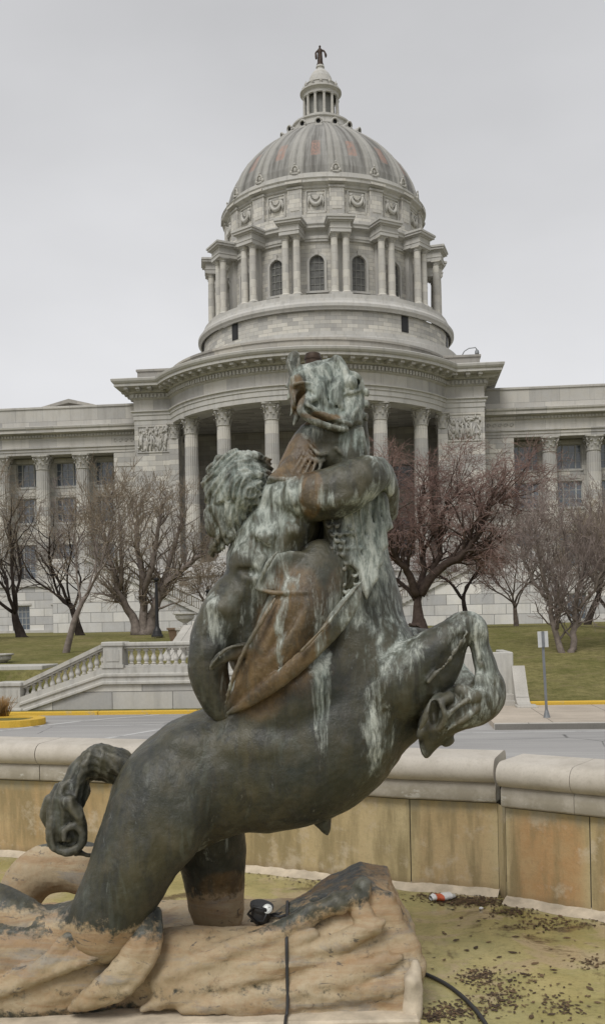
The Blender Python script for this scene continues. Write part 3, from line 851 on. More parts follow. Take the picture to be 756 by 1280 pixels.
# archivolt surrounds + sill, louvred window with pane
sur = MB(); pts_o = []
def arch_band(mb, r0, r1, y, y2):
    P0 = [(-r0, zs), (-r0, arch_c)] + [(-r0*math.cos(PI*i/14), arch_c + r0*math.sin(PI*i/14)) for i in range(1, 14)] + [(r0, arch_c), (r0, zs)]
    P1 = [(-r1, zs), (-r1, arch_c)] + [(-r1*math.cos(PI*i/14), arch_c + r1*math.sin(PI*i/14)) for i in range(1, 14)] + [(r1, arch_c), (r1, zs)]
    for i in range(len(P0)-1):
        a, b, c, d = P0[i], P0[i+1], P1[i+1], P1[i]
        mb.face([(a[0],y,a[1]),(b[0],y,b[1]),(c[0],y,c[1]),(d[0],y,d[1])][::-1])
        mb.face([(d[0],y,d[1]),(c[0],y,c[1]),(c[0],y2,c[1]),(d[0],y2,d[1])])
        mb.face([(a[0],y,a[1]),(a[0],y2,a[1]),(b[0],y2,b[1]),(b[0],y,b[1])])
arch_band(sur, wh, wh+0.3, -RW-0.14, -RW+0.1)
sur.box(-wh-0.45, wh+0.45, -RW-0.3, -RW+0.1, zs-0.28, zs-0.003); sur.box(-0.22, 0.22, -RW-0.28, -RW, arch_c+wh, arch_c+wh+0.6)
lv = MB()
for i in range(1, 5): lv.box(-wh, wh, -RW+0.22, -RW+0.3, zs+(arch_c-zs+0.4)*i/4.4, zs+(arch_c-zs+0.4)*i/4.4+0.09)
for x in (-0.32, 0.32): lv.box(x-0.04, x+0.04, -RW+0.2, -RW+0.28, zs, arch_c+0.85)
for x in (-wh+0.05, wh-0.05): lv.box(x-0.06, x+0.06, -RW+0.2, -RW+0.28, zs, arch_c+0.2)
gl = MB(); gl.box(-wh-0.02, wh+0.02, -RW+0.3, -RW+0.34, zs, arch_c+wh)
w0 = sur.build('drum_window', M['smooth'], cap, off=OFF); lv.build('glazing_bars', M['louvre'], w0, off=OFF); gl.build('pane', M['dusty'], w0, off=OFF)
for b in range(1, 16): copy_part(w0, cap, rotz=b*bay)
# string courses and entablature on the wall between the column pairs
m = MB(); m.lathe([(13.7,50.3),(13.95,50.35),(13.95,50.6),(14.05,50.65),(14.05,51.0),(13.85,51.05),(13.85,51.6),(14.2,51.75),(14.55,51.85),(14.55,52.1),(14.7,52.3),(14.7,52.45),(13.9,52.7)], NA)
part(m, 'drum_cornice', 'smooth')
# paired columns with their stub of entablature
blk = MB()
def ring(mb, x, y0, y1, z0, z1): mb.box(-x, x, y0, y1, z0, z1)
ring(blk, 1.3, -16.55, -13.6, 50.5, 50.95); ring(blk, 1.36, -16.62, -13.6, 50.95, 51.1); ring(blk, 1.27, -16.5, -13.6, 51.1, 51.75)
ring(blk, 1.42, -16.68, -13.6, 51.75, 51.92); ring(blk, 1.68, -16.95, -13.6, 51.92, 52.2); ring(blk, 1.8, -17.08, -13.6, 52.2, 52.42); ring(blk, 1.72, -17.0, -13.6, 52.42, 52.5)
ring(blk, 1.35, -16.6, -14.9, 42.7, 43.05)
ring(blk, 0.45, -14.25, -13.6, 43.05, 50.5)
e0 = blk.build('column_entablature', M['smooth'], cap, off=OFF)
dc = MB()
for x in (-0.73, 0.73):
    dc.lathe([(0.62,43.05),(0.64,43.2),(0.55,43.3),(0.5,43.36)], 20, (x, -15.75))
    dc.lathe([(0.475,43.36),(0.475,45.5),(0.46,47.5),(0.41,49.95),(0.47,50.0),(0.47,50.1),(0.42,50.14),(0.56,50.34),(0.6,50.5)], 24, (x, -15.75))
    dc.box(x-0.62, x+0.62, -16.37, -15.13, 50.36, 50.5)
dc.v = [(x, y, z) for x, y, z in dc.v]
dcols = []
for x in (-0.73, 0.73):
    d = MB()
    d.box(x-0.66, x+0.66, -16.4, -15.1, 42.9, 43.1)
    d.lathe([(0.62,43.1),(0.64,43.22),(0.55,43.32),(0.5,43.38)], 20, (x, -15.75))
    d.lathe([(0.48,43.38),(0.48,45.5),(0.465,47.5),(0.415,49.95),(0.48,50.0),(0.48,50.1),(0.43,50.14),(0.56,50.32),(0.6,50.38)], 24, (x, -15.75))
    d.box(x-0.6, x+0.6, -16.35, -15.15, 50.38, 50.52)
    dcols.append(d.build('drum_column', M['column'], cap, off=OFF))
for b in range(16):
    a = (b-0.5)*bay
    if b == 0:
        e0.rotation_euler.z = a
        for d in dcols: d.rotation_euler.z = a
    else:
        copy_part(e0, cap, rotz=a)
        for d in dcols: copy_part(d, cap, rotz=a)
# attic storey with pilasters and garlands
RA = 13.35
m = MB(); m.lathe([(14.3,52.4),(14.3,52.9),(13.75,53.1),(13.75,53.9),(RA,54.0),(RA,57.4)], NA)
part(m, 'attic_wall', 'drum')
m = MB(); m.lathe([(RA,57.2),(RA+0.15,57.3),(RA+0.15,57.55),(RA+0.5,57.75),(RA+0.75,57.85),(RA+0.75,58.15),(RA+0.9,58.35),(RA+0.6,58.5),(RA+0.1,58.6),(RA+0.05,59.3),(RA-0.2,59.4)], NA)
part(m, 'attic_cornice', 'smooth')
pl = MB(); pl.bbox(-0.95, 0.95, -RA-0.38, -RA+0.2, 53.8, 57.35, 0.04); pl.box(-1.05, 1.05, -RA-0.5, -RA+0.2, 57.25, 57.5); pl.box(-1.1, 1.1, -RA-0.9, -RA, 57.8, 58.1); pl.box(-0.62,0.62,-RA-0.44,-RA,54.5,56.8)
p0 = pl.build('attic_pilaster', M['ashlar'], cap, off=OFF)
gd = MB()
gd.box(-1.25, 1.25, -RA-0.08, -RA+0.1, 54.1, 54.25); gd.box(-1.25, 1.25, -RA-0.08, -RA+0.1, 56.9, 57.05)
for s in (-1, 1): gd.box(s*1.22-0.08, s*1.22+0.08, -RA-0.1, -RA+0.1, 54.25, 56.9)
gd.tube([(-0.75*math.cos(PI*i/12), -RA-0.2-0.05*math.sin(PI*i/12), 56.3-1.15*math.sin(PI*i/12)) for i in range(13)], [0.12+0.13*math.sin(PI*i/12) for i in range(13)], 8)
gd.tube([(-0.42*math.cos(PI*i/12), -RA-0.14, 56.35-0.5*math.sin(PI*i/12)) for i in range(13)], 0.08, 6)
for s in (-1, 1):
    gd.ball((s*0.78, -RA-0.15, 56.4), 0.22, 8, 6); gd.tube([(s*0.85, -RA-0.13, 56.3), (s*0.95, -RA-0.15, 55.6), (s*0.88, -RA-0.1, 54.9)], [0.1,0.15,0.06], 6)
g0 = gd.build('garland_panel', M['carved'], cap, off=OFF)
dm = MB()   # little shell dormer over each pilaster
dm.lathe([(0.62,0),(0.6,0.15),(0.45,0.2)], 16, (0,0)); dm.v = [(x*0.9, -RA+0.1+y*0.5, 59.3+z) for x, y, z in dm.v]
dm.tube([(-0.42*math.cos(PI*i/10), -RA+0.0, 59.75+0.62*math.sin(PI*i/10)) for i in range(11)], 0.12, 6)
dm.ball((0,-RA+0.15,59.95),(0.3,0.2,0.4),10,8); dm.ball((0,-RA,60.6),(0.14,0.14,0.2),8,6)
for s in (-1,1): dm.ball((s*0.5,-RA,59.6),(0.2,0.18,0.26),8,6)
d0 = dm.build('shell_dormer', M['carved'], cap, off=OFF)
for b in range(16):
    a = (b-0.5)*bay
    if b == 0: p0.rotation_euler.z = a; d0.rotation_euler.z = a
    else: copy_part(p0, cap, rotz=a); copy_part(g0, cap, rotz=b*bay); copy_part(d0, cap, rotz=a)
# the ribbed dome
def dome_r(z):
    return None
DP = [(13.05,59.3),(12.95,60.4),(12.5,61.8),(11.85,63.1),(11.0,64.4),(9.95,65.6),(8.8,66.75),(7.55,67.8),(6.3,68.75),(5.2,69.5),(4.2,70.1),(3.5,70.4)]
prof = []
for (r0, z0), (r1, z1) in zip(DP, DP[1:]):
    for k in range(4): prof.append((r0+(r1-r0)*k/4, z0+(z1-z0)*k/4))
prof.append(DP[-1])
NS = 16*20; V = []; ribA = []; rustA = []; F = []
for j, (r, z) in enumerate(prof):
    for i in range(NS):
        a = 2*PI*i/NS - PI/2; u = ((i/NS*16) % 1.0); d = abs(u-0.5)     # d=0 at the rib axis (between windows)
        w = 0.5-d                                                        # distance from the panel centre, 0..0.5
        rib = 0.0
        if d < 0.17: rib = 1.0 if d > 0.035 else 0.35
        elif d < 0.20: rib = 0.5
        inner = 0.0
        if 0.26 < d < 0.30: inner = 0.35
        rr_ = r + 0.26*rib*min(1, r/8) + 0.12*inner
        V.append((rr_*math.cos(a), rr_*math.sin(a), z-G0)); ribA.append(rib*0.8+inner)
        hw_ = w*2*PI/16*r
        rustA.append(1.0 if (hw_ < 0.6 and 61.9 < z < 64.7) else 0.0)
for j in range(len(prof)-1):
    for i in range(NS):
        k = (i+1) % NS; F.append((j*NS+i, j*NS+k, (j+1)*NS+k, (j+1)*NS+i))
dome = raw_mesh('dome', V, F, M['dome'], cap, {'rib': ribA, 'rust': rustA}, smooth=False)
uvl = dome.data.uv_layers.new(name='UVMap'); UV = []
for f in F:
    for q, vi in enumerate(f):
        i = vi % NS; j = vi // NS
        if q in (1, 2) and i == 0: i = NS
        UV.extend((i*13*2*PI/NS, prof[j][1]))
uvl.data.foreach_set('uv', UV)
oc = MB(); oc.tube([(0.42*math.cos(2*PI*i/16), -5.75-0.1*math.sin(2*PI*i/16), 69.6+0.42*math.sin(2*PI*i/16)) for i in range(17)], 0.13, 6); oc.box(-0.5,0.5,-5.9,-4.4,69.0,69.25)
n_ = len(oc.v); oc.lathe([(0.42,0),(0.42,1.4)], 16, (0,0))
for i in range(n_, len(oc.v)):
    x, y, z = oc.v[i]; oc.v[i] = (x, -5.7+z, 69.6+y)
oo = oc.build('oculus', M['smooth'], cap, off=OFF)
og = MB(); og.ball((0,-5.5,69.6),(0.4,0.1,0.4),14,10); og.build('opening', M['iron'], oo, off=OFF)
for b in range(1, 16): copy_part(oo, cap, rotz=b*bay)
# lantern
lan = MB(); lan.lathe([(4.0,70.2),(4.1,70.35),(4.1,70.55),(3.95,70.65),(3.95,71.15),(4.15,71.3),(4.15,71.5),(3.6,71.6),(3.6,71.75),(2.75,71.95),(2.75,72.35),(1.9,72.4)], 48)
lan.lathe([(2.2,75.4),(2.5,75.42),(2.5,75.8),(2.55,75.85),(2.78,76.05),(2.9,76.1),(2.9,76.3),(2.75,76.4),(2.15,76.5),(2.15,77.1),(2.25,77.15),(2.2,77.3),(1.75,77.35),(1.7,77.7),(1.55,78.3),(1.25,78.9),(0.8,79.4),(0.5,79.6),(0.5,79.85),(0.6,79.9),(0.55,80.15),(0.0,80.2)], 48)
lan.lathe([(2.3,75.35),(2.5,75.4)], 48)
lo_ = lan.build('lantern', M['smooth'], cap, off=OFF)
lw = MB(); lw.lathe([(1.75,72.3),(1.75,75.5)], 32); lw.build('lantern_wall', M['louvre'], lo_, off=OFF)
lc = MB(); lc.lathe([(0.27,72.35),(0.22,72.5),(0.21,74),(0.18,75.1),(0.27,75.3),(0.27,75.42)], 12, (0,-2.35))
l0 = lc.build('lantern_column', M['column'], lo_, off=OFF)
for b in range(12):
    if b == 0: l0.rotation_euler.z = R(15)
    else:
        c = l0.copy(); COL.objects.link(c); c.parent = lo_; c.rotation_euler.z = R(15+30*b)
lu = MB(); lu.lathe([(0.16,76.4),(0.2,76.5),(0.1,76.6),(0.2,76.8),(0.22,77.0),(0.1,77.15),(0.06,77.3),(0.02,77.45)], 10, (0,-2.4))
u0 = lu.build('urn', M['carved'], lo_, off=OFF)
for b in range(12):
    if b == 0: u0.rotation_euler.z = 0.1
    else:
        c = u0.copy(); COL.objects.link(c); c.parent = lo_; c.rotation_euler.z = R(30*b)+0.1
# --- stair flights in front of the podium
def flight(s):
    N_ = 40; x0, x1, zb, zt_ = 6.0, 19.5, G0, 8.6
    poly = [(s*x1, G0-0.8), (s*x0, G0-0.8)]
    poly = [(x0, G0-0.8)]
    for i in range(N_):
        x = x0 + (x1-x0)*i/N_; z = zb + (zt_-zb)*(i+1)/N_
        poly += [(x, z-(zt_-zb)/N_ if i else zb), (x, z)]
    poly += [(x1, zt_), (x1+3.0, zt_), (x1+3.0, G0-0.8)]
    if s < 0: poly = [(-x, z) for x, z in poly]
    else: poly = list(reversed(poly))
    # remove repeats
    q = [poly[0]]
    for p in poly[1:]:
        if abs(p[0]-q[-1][0]) + abs(p[1]-q[-1][1]) > 1e-5: q.append(p)
    area = sum(a[0]*b[1]-b[0]*a[1] for a, b in zip(q, q[1:]+q[:1]))
    if area < 0: q = q[::-1]
    m = MB(); m.extrude(q, -49.5, -44.0); f = part(m, 'stair_flight', 'podium')
    c = MB(); k = (zt_-zb)/(x1-x0)
    pp = [(x0-0.4, zb), (x1, zt_-0.05), (x1, zt_+0.3), (x0-0.4, zb+0.4)]
    if s < 0: pp = [(-x, z) for x, z in pp][::-1]
    c.extrude(pp, -49.75, -49.48); c.build('stair_string', M['smooth'], f, off=OFF)
    r = MB()
    for zz in (0.15, 1.05): r.tube([(s*x0, -48.9, zb+0.35+zz), (s*x1, -48.9, zt_+0.3+zz)], 0.045, 6)
    for i in range(62):
        x = x0+(x1-x0)*i/61; z = zb+(zt_-zb)*i/61
        w = 0.05 if i % 8 else 0.09
        r.box(s*x-w/2, s*x+w/2, -48.93, -48.87, z, z+1.38)
    r.build('stair_railing', M['rail_iron'], f, off=OFF)
flight(-1); flight(1)

# --- the bronze figure on the lantern
Fd = Field((-1.3,-0.9,-0.15), (1.3,0.9,3.2), 0.045)
Fd.chain([(0,0,0,0.34),(0,0,0.5,0.36),(0.02,0,1.1,0.30),(0,0,1.5,0.27),(0,0,1.95,0.32),(0,0,2.25,0.28)], 0.06)
Fd.chain([(0,0,2.3,0.11),(0,0,2.5,0.10)], 0.05); Fd.ell((0,-0.02,2.68),(0.15,0.17,0.2),0.03); Fd.ell((0,0.05,2.78),(0.16,0.18,0.13),0.03)
Fd.chain([(-0.25,0,2.2,0.13),(-0.55,-0.05,1.9,0.11),(-0.6,-0.25,1.55,0.1),(-0.5,-0.4,1.4,0.08)], 0.04)
Fd.chain([(0.25,0,2.2,0.13),(0.55,-0.05,2.05,0.12),(0.72,-0.1,1.75,0.12),(0.82,-0.1,1.4,0.16),(0.8,-0.1,1.1,0.08)], 0.04)
Fd.chain([(-0.5,-0.35,0.9,0.14),(-0.52,-0.35,1.3,0.16),(-0.5,-0.3,1.6,0.1)], 0.04)
for i in range(9):
    a = 2*PI*i/9; Fd.chain([(0.3*math.cos(a),0.3*math.sin(a),0.0,0.1),(0.3*math.cos(a+.2),0.3*math.sin(a+.2),1.1,0.07),(0.26*math.cos(a),0.26*math.sin(a),1.9,0.05)], 0.03)
V, F = Fd.mesh(); V = smooth_verts(V, F, 1)
stt = empty('rooftop_statue', (4.03, 140.0, 80.14), -BETA, 'small dark bronze robed figure standing on top of the dome lantern', 'statue')
raw_mesh('figure', V, F, M['roofbronze'], stt)
b = MB(); b.lathe([(0.5,0),(0.5,0.2),(0.42,0.28),(0.42,0.4)], 20, caps=True); b.build('pedestal', M['roofbronze'], stt)
# ================================================================== GROUND, STREET, TERRACES
def struct(mb, name, mat, loc=(0,0,0), rotz=-BETA):
    o = mb.build(name, M[mat], None, loc=loc, rotz=rotz); o['kind'] = 'structure'; return o
def lawn_h(s, t):
    k = min(max((t-29.6)/20.0, 0), 1); k = k*k*(3-2*k)*0.35 + k*0.65
    return -0.46 + 2.16*k + 0.05*noise.noise(Vector((s*0.15, t*0.15, 0)))*min(1, max(0, (t-30)/5))
# one sheet to the horizon (street level)
m = MB(); S = 2600
m.face([(-S,-S,-0.55),(S,-S,-0.55),(S,S,-0.55),(-S,S,-0.55)]); struct(m, 'ground', 'lawn')
# lawn terrain
V = []; F = []; xs = [-140+2.0*i for i in range(141)]; ts_ = [29.62 + 0.6*j for j in range(40)] + [54+6*j for j in range(30)]
for t in ts_:
    for s in xs:
        z = lawn_h(s, t)
        if s < 1.9 and t > 31.2: # upper terrace behind the balustrade
            w = min(1, (1.9-s)/1.5); z = z*(1-w) + max(z, min(0.72 + (t-31.2)*0.05, 1.70) + 0.02*noise.noise(Vector((s*.3,t*.3,3))))*w
        V.append((s, t, z))
nx = len(xs)
for j in range(len(ts_)-1):
    for i in range(nx-1): F.append((j*nx+i, j*nx+i+1, (j+1)*nx+i+1, (j+1)*nx+i))
lw_ = raw_mesh('lawn', V, F, M['lawn']); lw_.rotation_euler.z = -BETA; lw_['kind'] = 'structure'
# roads
m = MB(); m.face([(-140,9.0,-0.5),(140,9.0,-0.5),(140,29.3,-0.5),(-140,29.3,-0.5)]); struct(m, 'road', 'asphalt')
m = MB(); m.face([(2.2,24.2,-0.36),(60,24.2,-0.36),(60,29.15,-0.36),(2.2,29.15,-0.36)]); m.face([(2.2,24.2,-0.5),(2.2,24.2,-0.36),(2.2,29.15,-0.36),(2.2,29.15,-0.5)]); struct(m, 'sidewalk', 'sidewalk')
m = MB()
for i in range(20): m.bbox(2.2+i*2.9, 2.2+(i+1)*2.9-0.012, 24.0, 24.2, -0.6, -0.35, 0.02)
struct(m, 'kerb', 'kerb')
m = MB()
for i in range(40): 
    x = -60+i*3.0; m.bbox(x, x+2.985, 29.2, 29.42, -0.6, -0.39 if x < 2 else -0.26, 0.02)
struct(m, 'yellow_kerb', 'yellow')
# planted island kerb at far left
m = MB(); pts = []
for i in range(26):
    t = i/25
    if t < 0.6: pts.append((-40+t/0.6*29.4, 25.75))
    else: a = (t-0.6)/0.4*PI; pts.append((-10.6+0.75*math.sin(a), 26.5-0.75*math.cos(a)))
pts += [(-12, 27.25), (-40, 27.25)]
rings = [[], [], [], []]
for i, a in enumerate(pts):
    d = (Vector(pts[min(i+1,len(pts)-1)]) - Vector(pts[max(i-1,0)])).normalized(); n = Vector((-d.y, d.x))*0.16; a = Vector(a)
    for k, (q, z) in enumerate(((a-n,-0.55),(a-n,-0.33),(a+n,-0.33),(a+n,-0.55))): rings[k].append((q.x, q.y, z))
m.loft(rings, closed=False)
struct(m, 'island_kerb', 'yellow')
m = MB(); m.face([(-40,25.8,-0.37),(-10.7,25.8,-0.37),(-10.2,26.1,-0.37),(-10.2,26.9,-0.37),(-10.7,27.2,-0.37),(-40,27.2,-0.37)]); struct(m, 'island_bed', 'lawn')
# painted parking lines
m = MB()
def line(p, q, w=0.17, z=-0.496):
    a, b = Vector((*p,z)), Vector((*q,z)); d = (b-a).normalized(); n = Vector((-d.y,d.x,0))*w/2
    m.face([a-n, b-n, b+n, a+n][::-1] if (b-a).cross(n).z < 0 else [a-n, b-n, b+n, a+n])
def gp(px, py):
    p = WZ(px, py, -0.5); c, s = CB, SB
    return (p.x*c - p.y*s, p.x*s + p.y*c)
line(gp(-60,921), gp(105,901)); line(gp(105,928), gp(205,911)); line(gp(-40,944), gp(105,928)); line(gp(205,911), gp(330,899)); line(gp(150,907), gp(290,903), 0.1); line(gp(-20,909), gp(150,907),0.1)
line(gp(560,916.5), gp(900,912), 0.1)
line(gp(105,901), gp(200,893.5))
struct(m, 'painted_lines', 'white_line')

# ================================================================== TERRACE WALL WITH BALUSTRADE
def pub(name, label, cat, s, t, z, group=None, rz=0.0):
    x, y = site(s, t); return empty(name, (x, y, z), -BETA+rz, label, cat, group)
TW = 30.2   # front face
def sx(px, t):   # photo column -> street coordinate at distance t, near the wall
    x = (px-378)/1250.0; d = t/(CB + 0) ; 
    # solve s*SB... : world = (sCB+tSB, -sSB+tCB)
    return (x*t*CB - t*SB)/(CB + x*SB)
BAL = empty('balustrade_wall', (*site(-6.0, TW), -0.5), -BETA, 'pale stone terrace wall topped by a row of balusters, sloping down at its left end', 'balustrade')
o0 = (6.0, -TW, 0.5)   # local offset for site coordinates
xa, xb, xc = -11.1, -9.15, 1.9    # foot of slope newel, top newel, right end
zt0, ztop = 0.36, 1.64
def bpart(mb, name, mat, parent=BAL): return mb.build(name, M[mat], parent, off=o0)
slx0, slz0, slx1, slz1 = -11.2, 0.44, -9.25, 1.5   # rail top along the slope
# find the s of key photo columns
sA, sB_, sC = sx(14, TW), sx(128, TW), sx(152, TW)
slx0, slx1 = sA+0.25, sB_
m = MB()   # main wall body
m.box(sB_, xc, TW, TW+1.0, -0.7, 0.36)
poly = [(slx0-0.9, -0.7), (slx1, -0.7), (slx1, 0.36), (slx1, 0.36), (slx0+0.1, -0.42), (slx0-0.9, -0.42)]
m.extrude([(slx0+0.1,-0.7),(slx1-0.002,-0.7),(slx1-0.002,0.36),(slx0+0.1,-0.5)], TW+0.002, TW+0.998)
bpart(m, 'wall', 'garden')
m = MB()   # plinth course mouldings
def prof_run(mb, P, x0, x1):
    for (y0,z0),(y1,z1) in zip(P, P[1:]): mb.face([(x0,y0,z0),(x1,y0,z0),(x1,y1,z1),(x0,y1,z1)])
prof_run(m, [(TW+0.02,0.33),(TW-0.10,0.36),(TW-0.10,0.42),(TW-0.04,0.46),(TW-0.04,0.55),(TW-0.09,0.60),(TW-0.09,0.66),(TW+0.02,0.70),(TW+0.02,0.86),(TW+1.0,0.86)], sB_, xc)
k = (ztop-slz0)/(slx1-slx0)
for (ya, za), (yb, zb) in zip([(TW+0.02,-0.03),(TW-0.10,0.0),(TW-0.10,0.06),(TW-0.04,0.10),(TW-0.04,0.19),(TW-0.09,0.24),(TW-0.09,0.30),(TW+0.02,0.34),(TW+0.02,0.50),(TW+1.0,0.50)][:-1], [(TW-0.10,0.0),(TW-0.10,0.06),(TW-0.04,0.10),(TW-0.04,0.19),(TW-0.09,0.24),(TW-0.09,0.30),(TW+0.02,0.34),(TW+0.02,0.50),(TW+1.0,0.50)]):
    dz = -0.5*0 
    zl = lambda z: z + 0.36 - (ztop-0.62)
    A_ = (slx0, ya, za+0.36-(ztop-slz0)*0.72); B_ = (slx1, ya, za+0.36)
    C_ = (slx1, yb, zb+0.36); D_ = (slx0, yb, zb+0.36-(ztop-slz0)*0.72)
    m.face([A_, B_, C_, D_])
m.bbox(slx0-1.3, slx0+0.1, TW-0.15, TW+1.1, -0.7, -0.35, 0.03)
bpart(m, 'plinth', 'garden_plain')
# rails
m = MB(); m.bbox(sC-0.02, xc, TW+0.12, TW+0.62, ztop-0.13, ztop, 0.03); m.bbox(sC, xc, TW+0.17, TW+0.57, ztop-0.2, ztop-0.13, 0.02)
slope = [(slx0, slz0), (slx1+0.02, ztop)]
def sl_bar(mb, dz0, dz1, y0, y1, drop=0.0):
    P = [(slx0, slz0+dz0), (slx1+0.02, ztop+dz0), (slx1+0.02, ztop+dz1), (slx0, slz0+dz1)]
    mb.extrude(P, y0, y1)
sl_bar(m, -0.13, 0.0, TW+0.12, TW+0.62); sl_bar(m, -0.2, -0.131, TW+0.17, TW+0.57)
sl_bar(m, -0.86, -0.70, TW+0.12, TW+0.62)
m.box(sC, xc, TW+0.12, TW+0.62, 0.862, 0.93)
bpart(m, 'rail', 'garden_plain')
m = MB()
def newel(mb, x0, x1, z0, z1):
    mb.bbox(x0, x1, TW+0.02, TW+0.72, z0, z1, 0.01); mb.bbox(x0-0.05, x1+0.05, TW-0.03, TW+0.77, z1-0.14, z1+0.005, 0.03); mb.box(x0-0.04, x1+0.04, TW-0.02, TW+0.76, z0, z0+0.1)
    mb.box(x0+0.1, x1-0.1, TW+0.0, TW+0.05, z0+0.2, z1-0.24)
newel(m, sB_, sC, 0.86, ztop+0.02); n1 = bpart(m, 'newel', 'garden_plain')
m = MB(); newel(m, slx0-0.75, slx0+0.0, -0.36, 0.46); bpart(m, 'newel', 'garden_plain')
m = MB(); newel(m, 1.9, 2.55, -0.5, ztop+0.02); bpart(m, 'newel', 'garden_plain')
def baluster_mesh(h):
    b = MB(); b.box(-0.085,0.085,-0.085,0.085,0,0.05); b.box(-0.08,0.08,-0.08,0.08,h-0.05,h)
    b.lathe([(0.05,0.05),(0.075,0.08),(0.05,0.11),(0.06,0.13),(0.088,0.19),(0.09,0.23),(0.07,0.3),(0.045,h*0.68),(0.04,h*0.78),(0.06,h*0.82),(0.04,h*0.86),(0.065,h-0.05)], 14)
    return b
bp = None; x = sC+0.2
def put_bal(x, z, sh=0.0):
    global bp
    if bp is None:
        bp = baluster_mesh(0.52).build('baluster', M['baluster'], BAL); bp.location = (x+o0[0], TW+0.37+o0[1], z+o0[2])
    else:
        c = bp.copy(); COL.objects.link(c); c.parent = BAL; c.location = (x+o0[0], TW+0.37+o0[1], z+o0[2])
while x < xc-0.1:
    put_bal(x, 0.905)
    x += 0.235
n = 13
for i in range(n):
    f = (i+0.5)/n; put_bal(slx0+(slx1-slx0)*f, slz0+(ztop-slz0)*f-0.71)
# right side stair block with its ramped cheek
RB = empty('stair_cheek_wall', (*site(sx(620,29.0), 29.0), -0.4), -BETA, 'plain concrete stair wall with a ramped cheek standing against the right lawn', 'stair wall')
m = MB(); s0, s1 = sx(545, 29.3)-sx(620,29.0), sx(643,29.3)-sx(620,29.0)
m.bbox(s0, s1, 0.9, 1.2, -0.3, 1.55, 0.025); m.bbox(s1-0.25, s1, 1.2, 3.6, -0.3, 1.55, 0.025)
o = m.build('back_wall', M['garden_plain'], RB)
m = MB(); e0_ = s1-0.30; e1 = sx(662,29.3)-sx(620,29.0)
P = [(0.35,-0.3),(0.35,-0.02),(-0.05+0.45,0.02)]
prof_ = [(-0.55,-0.3),(-0.55,0.12),(-0.2,0.16),(0.1,0.35),(0.88,1.15),(0.88,-0.3)]
V_ = [(e0_+0.25, y, z) for y, z in prof_] + [(e0_+0.62, y, z) for y, z in prof_]; n = len(prof_)
m.shared(V_, [tuple(range(n)), tuple(reversed(range(n,2*n)))] + [((i+1)%n, i, n+i, n+(i+1)%n) for i in range(n)], smooth=False)
m.bbox(e0_+0.2, e0_+0.78, -0.75, -0.1, -0.3, 0.1, 0.02)
m.build('cheek', M['kerb'], RB)
m = MB()
for i in range(3): m.bbox(s0, e0_+0.25, -0.3+0.35*i, 0.9, -0.3+0.0*i, 0.02+0.16*i, 0.01)
m.build('step', M['kerb'], RB)

# urns, planter and the white cheek ramp behind the balustrade
def urn(s, t, z, sc, label, mat='garden_plain'):
    e = pub('garden_urn', label, 'urn', s, t, z)
    m = MB(); m.lathe([(0.18*sc,0),(0.20*sc,0.05*sc),(0.09*sc,0.12*sc),(0.08*sc,0.18*sc),(0.2*sc,0.25*sc),(0.36*sc,0.36*sc),(0.40*sc,0.46*sc),(0.37*sc,0.5*sc),(0.50*sc,0.56*sc),(0.50*sc,0.61*sc),(0.42*sc,0.62*sc),(0.3*sc,0.5*sc),(0.0,0.46*sc)], 28)
    m.build('bowl', M[mat], e)
    p = MB(); p.bbox(-0.3*sc,0.3*sc,-0.3*sc,0.3*sc,-1.2,0.0,0.02); p.bbox(-0.35*sc,0.35*sc,-0.35*sc,0.35*sc,-0.12,-0.001,0.02); p.build('pedestal', M['kerb'], e)
urn(sx(231.5,41), 41, 2.05, 1.0, 'wide pale stone urn behind the balustrade, beside the hanging bronze arm', 'baluster')
urn(sx(3,35), 35, 0.75, 0.8, 'low grey stone urn at the left edge of the photo above the sloping balustrade')
pl = pub('flower_pot', 'tapered brown clay planter standing beside the wide stone urn', 'planter', sx(220,42.5), 42.5, 1.35)
m = MB(); m.lathe([(0.22,0),(0.34,0.6),(0.40,0.62),(0.40,0.7),(0.33,0.7),(0.3,0.55),(0.0,0.55)], 24); m.build('pot', M['terra'], pl)
m = MB(); m.ball((0,0,0.6),(0.28,0.28,0.08)); m.build('soil', M['bark'], pl)
ck_ = pub('stair_ramp_cheek', 'white sloping stone cheek of the garden stair seen through the balusters', 'stair cheek', sx(222,36.5), 36.5, 0.4)
m = MB()
prof_ = [(-2.2,-0.3),(-2.2,0.35),(2.6,1.75),(3.4,1.75),(3.4,-0.3)]
V_ = [(-0.32, y, z) for y, z in prof_] + [(0.32, y, z) for y, z in prof_]; n = 5
m.shared(V_, [tuple(range(n)), tuple(reversed(range(n,2*n)))] + [((i+1)%n, i, n+i, n+(i+1)%n) for i in range(n)], smooth=False)
m.build('cheek', M['kerb'], ck_)
m = MB()
for i in range(11): m.bbox(0.32, 4.6, -2.2+0.42*i, 3.4, -0.3, 0.0+0.155*i, 0.01)
m.build('step', M['garden_plain'], ck_)
m = MB(); m.bbox(0.3,6,3.4,3.8,-0.3,1.9,0.02); m.build('landing_wall', M['garden'], ck_)
# upper path strip at the left behind the slope
m = MB(); m.bbox(-40, sx(62,33.0), 32.2, 33.6, -0.3, 0.86, 0.02); m.bbox(-40, sx(62,33.0)+0.05, 32.1, 33.7, 0.74, 0.9, 0.02)
o = m.build('low_terrace_wall', M['garden_plain'], None, rotz=-BETA); tag(o, 'low plain stone edging wall below the left lawn, beside the sloping balusters', 'wall')

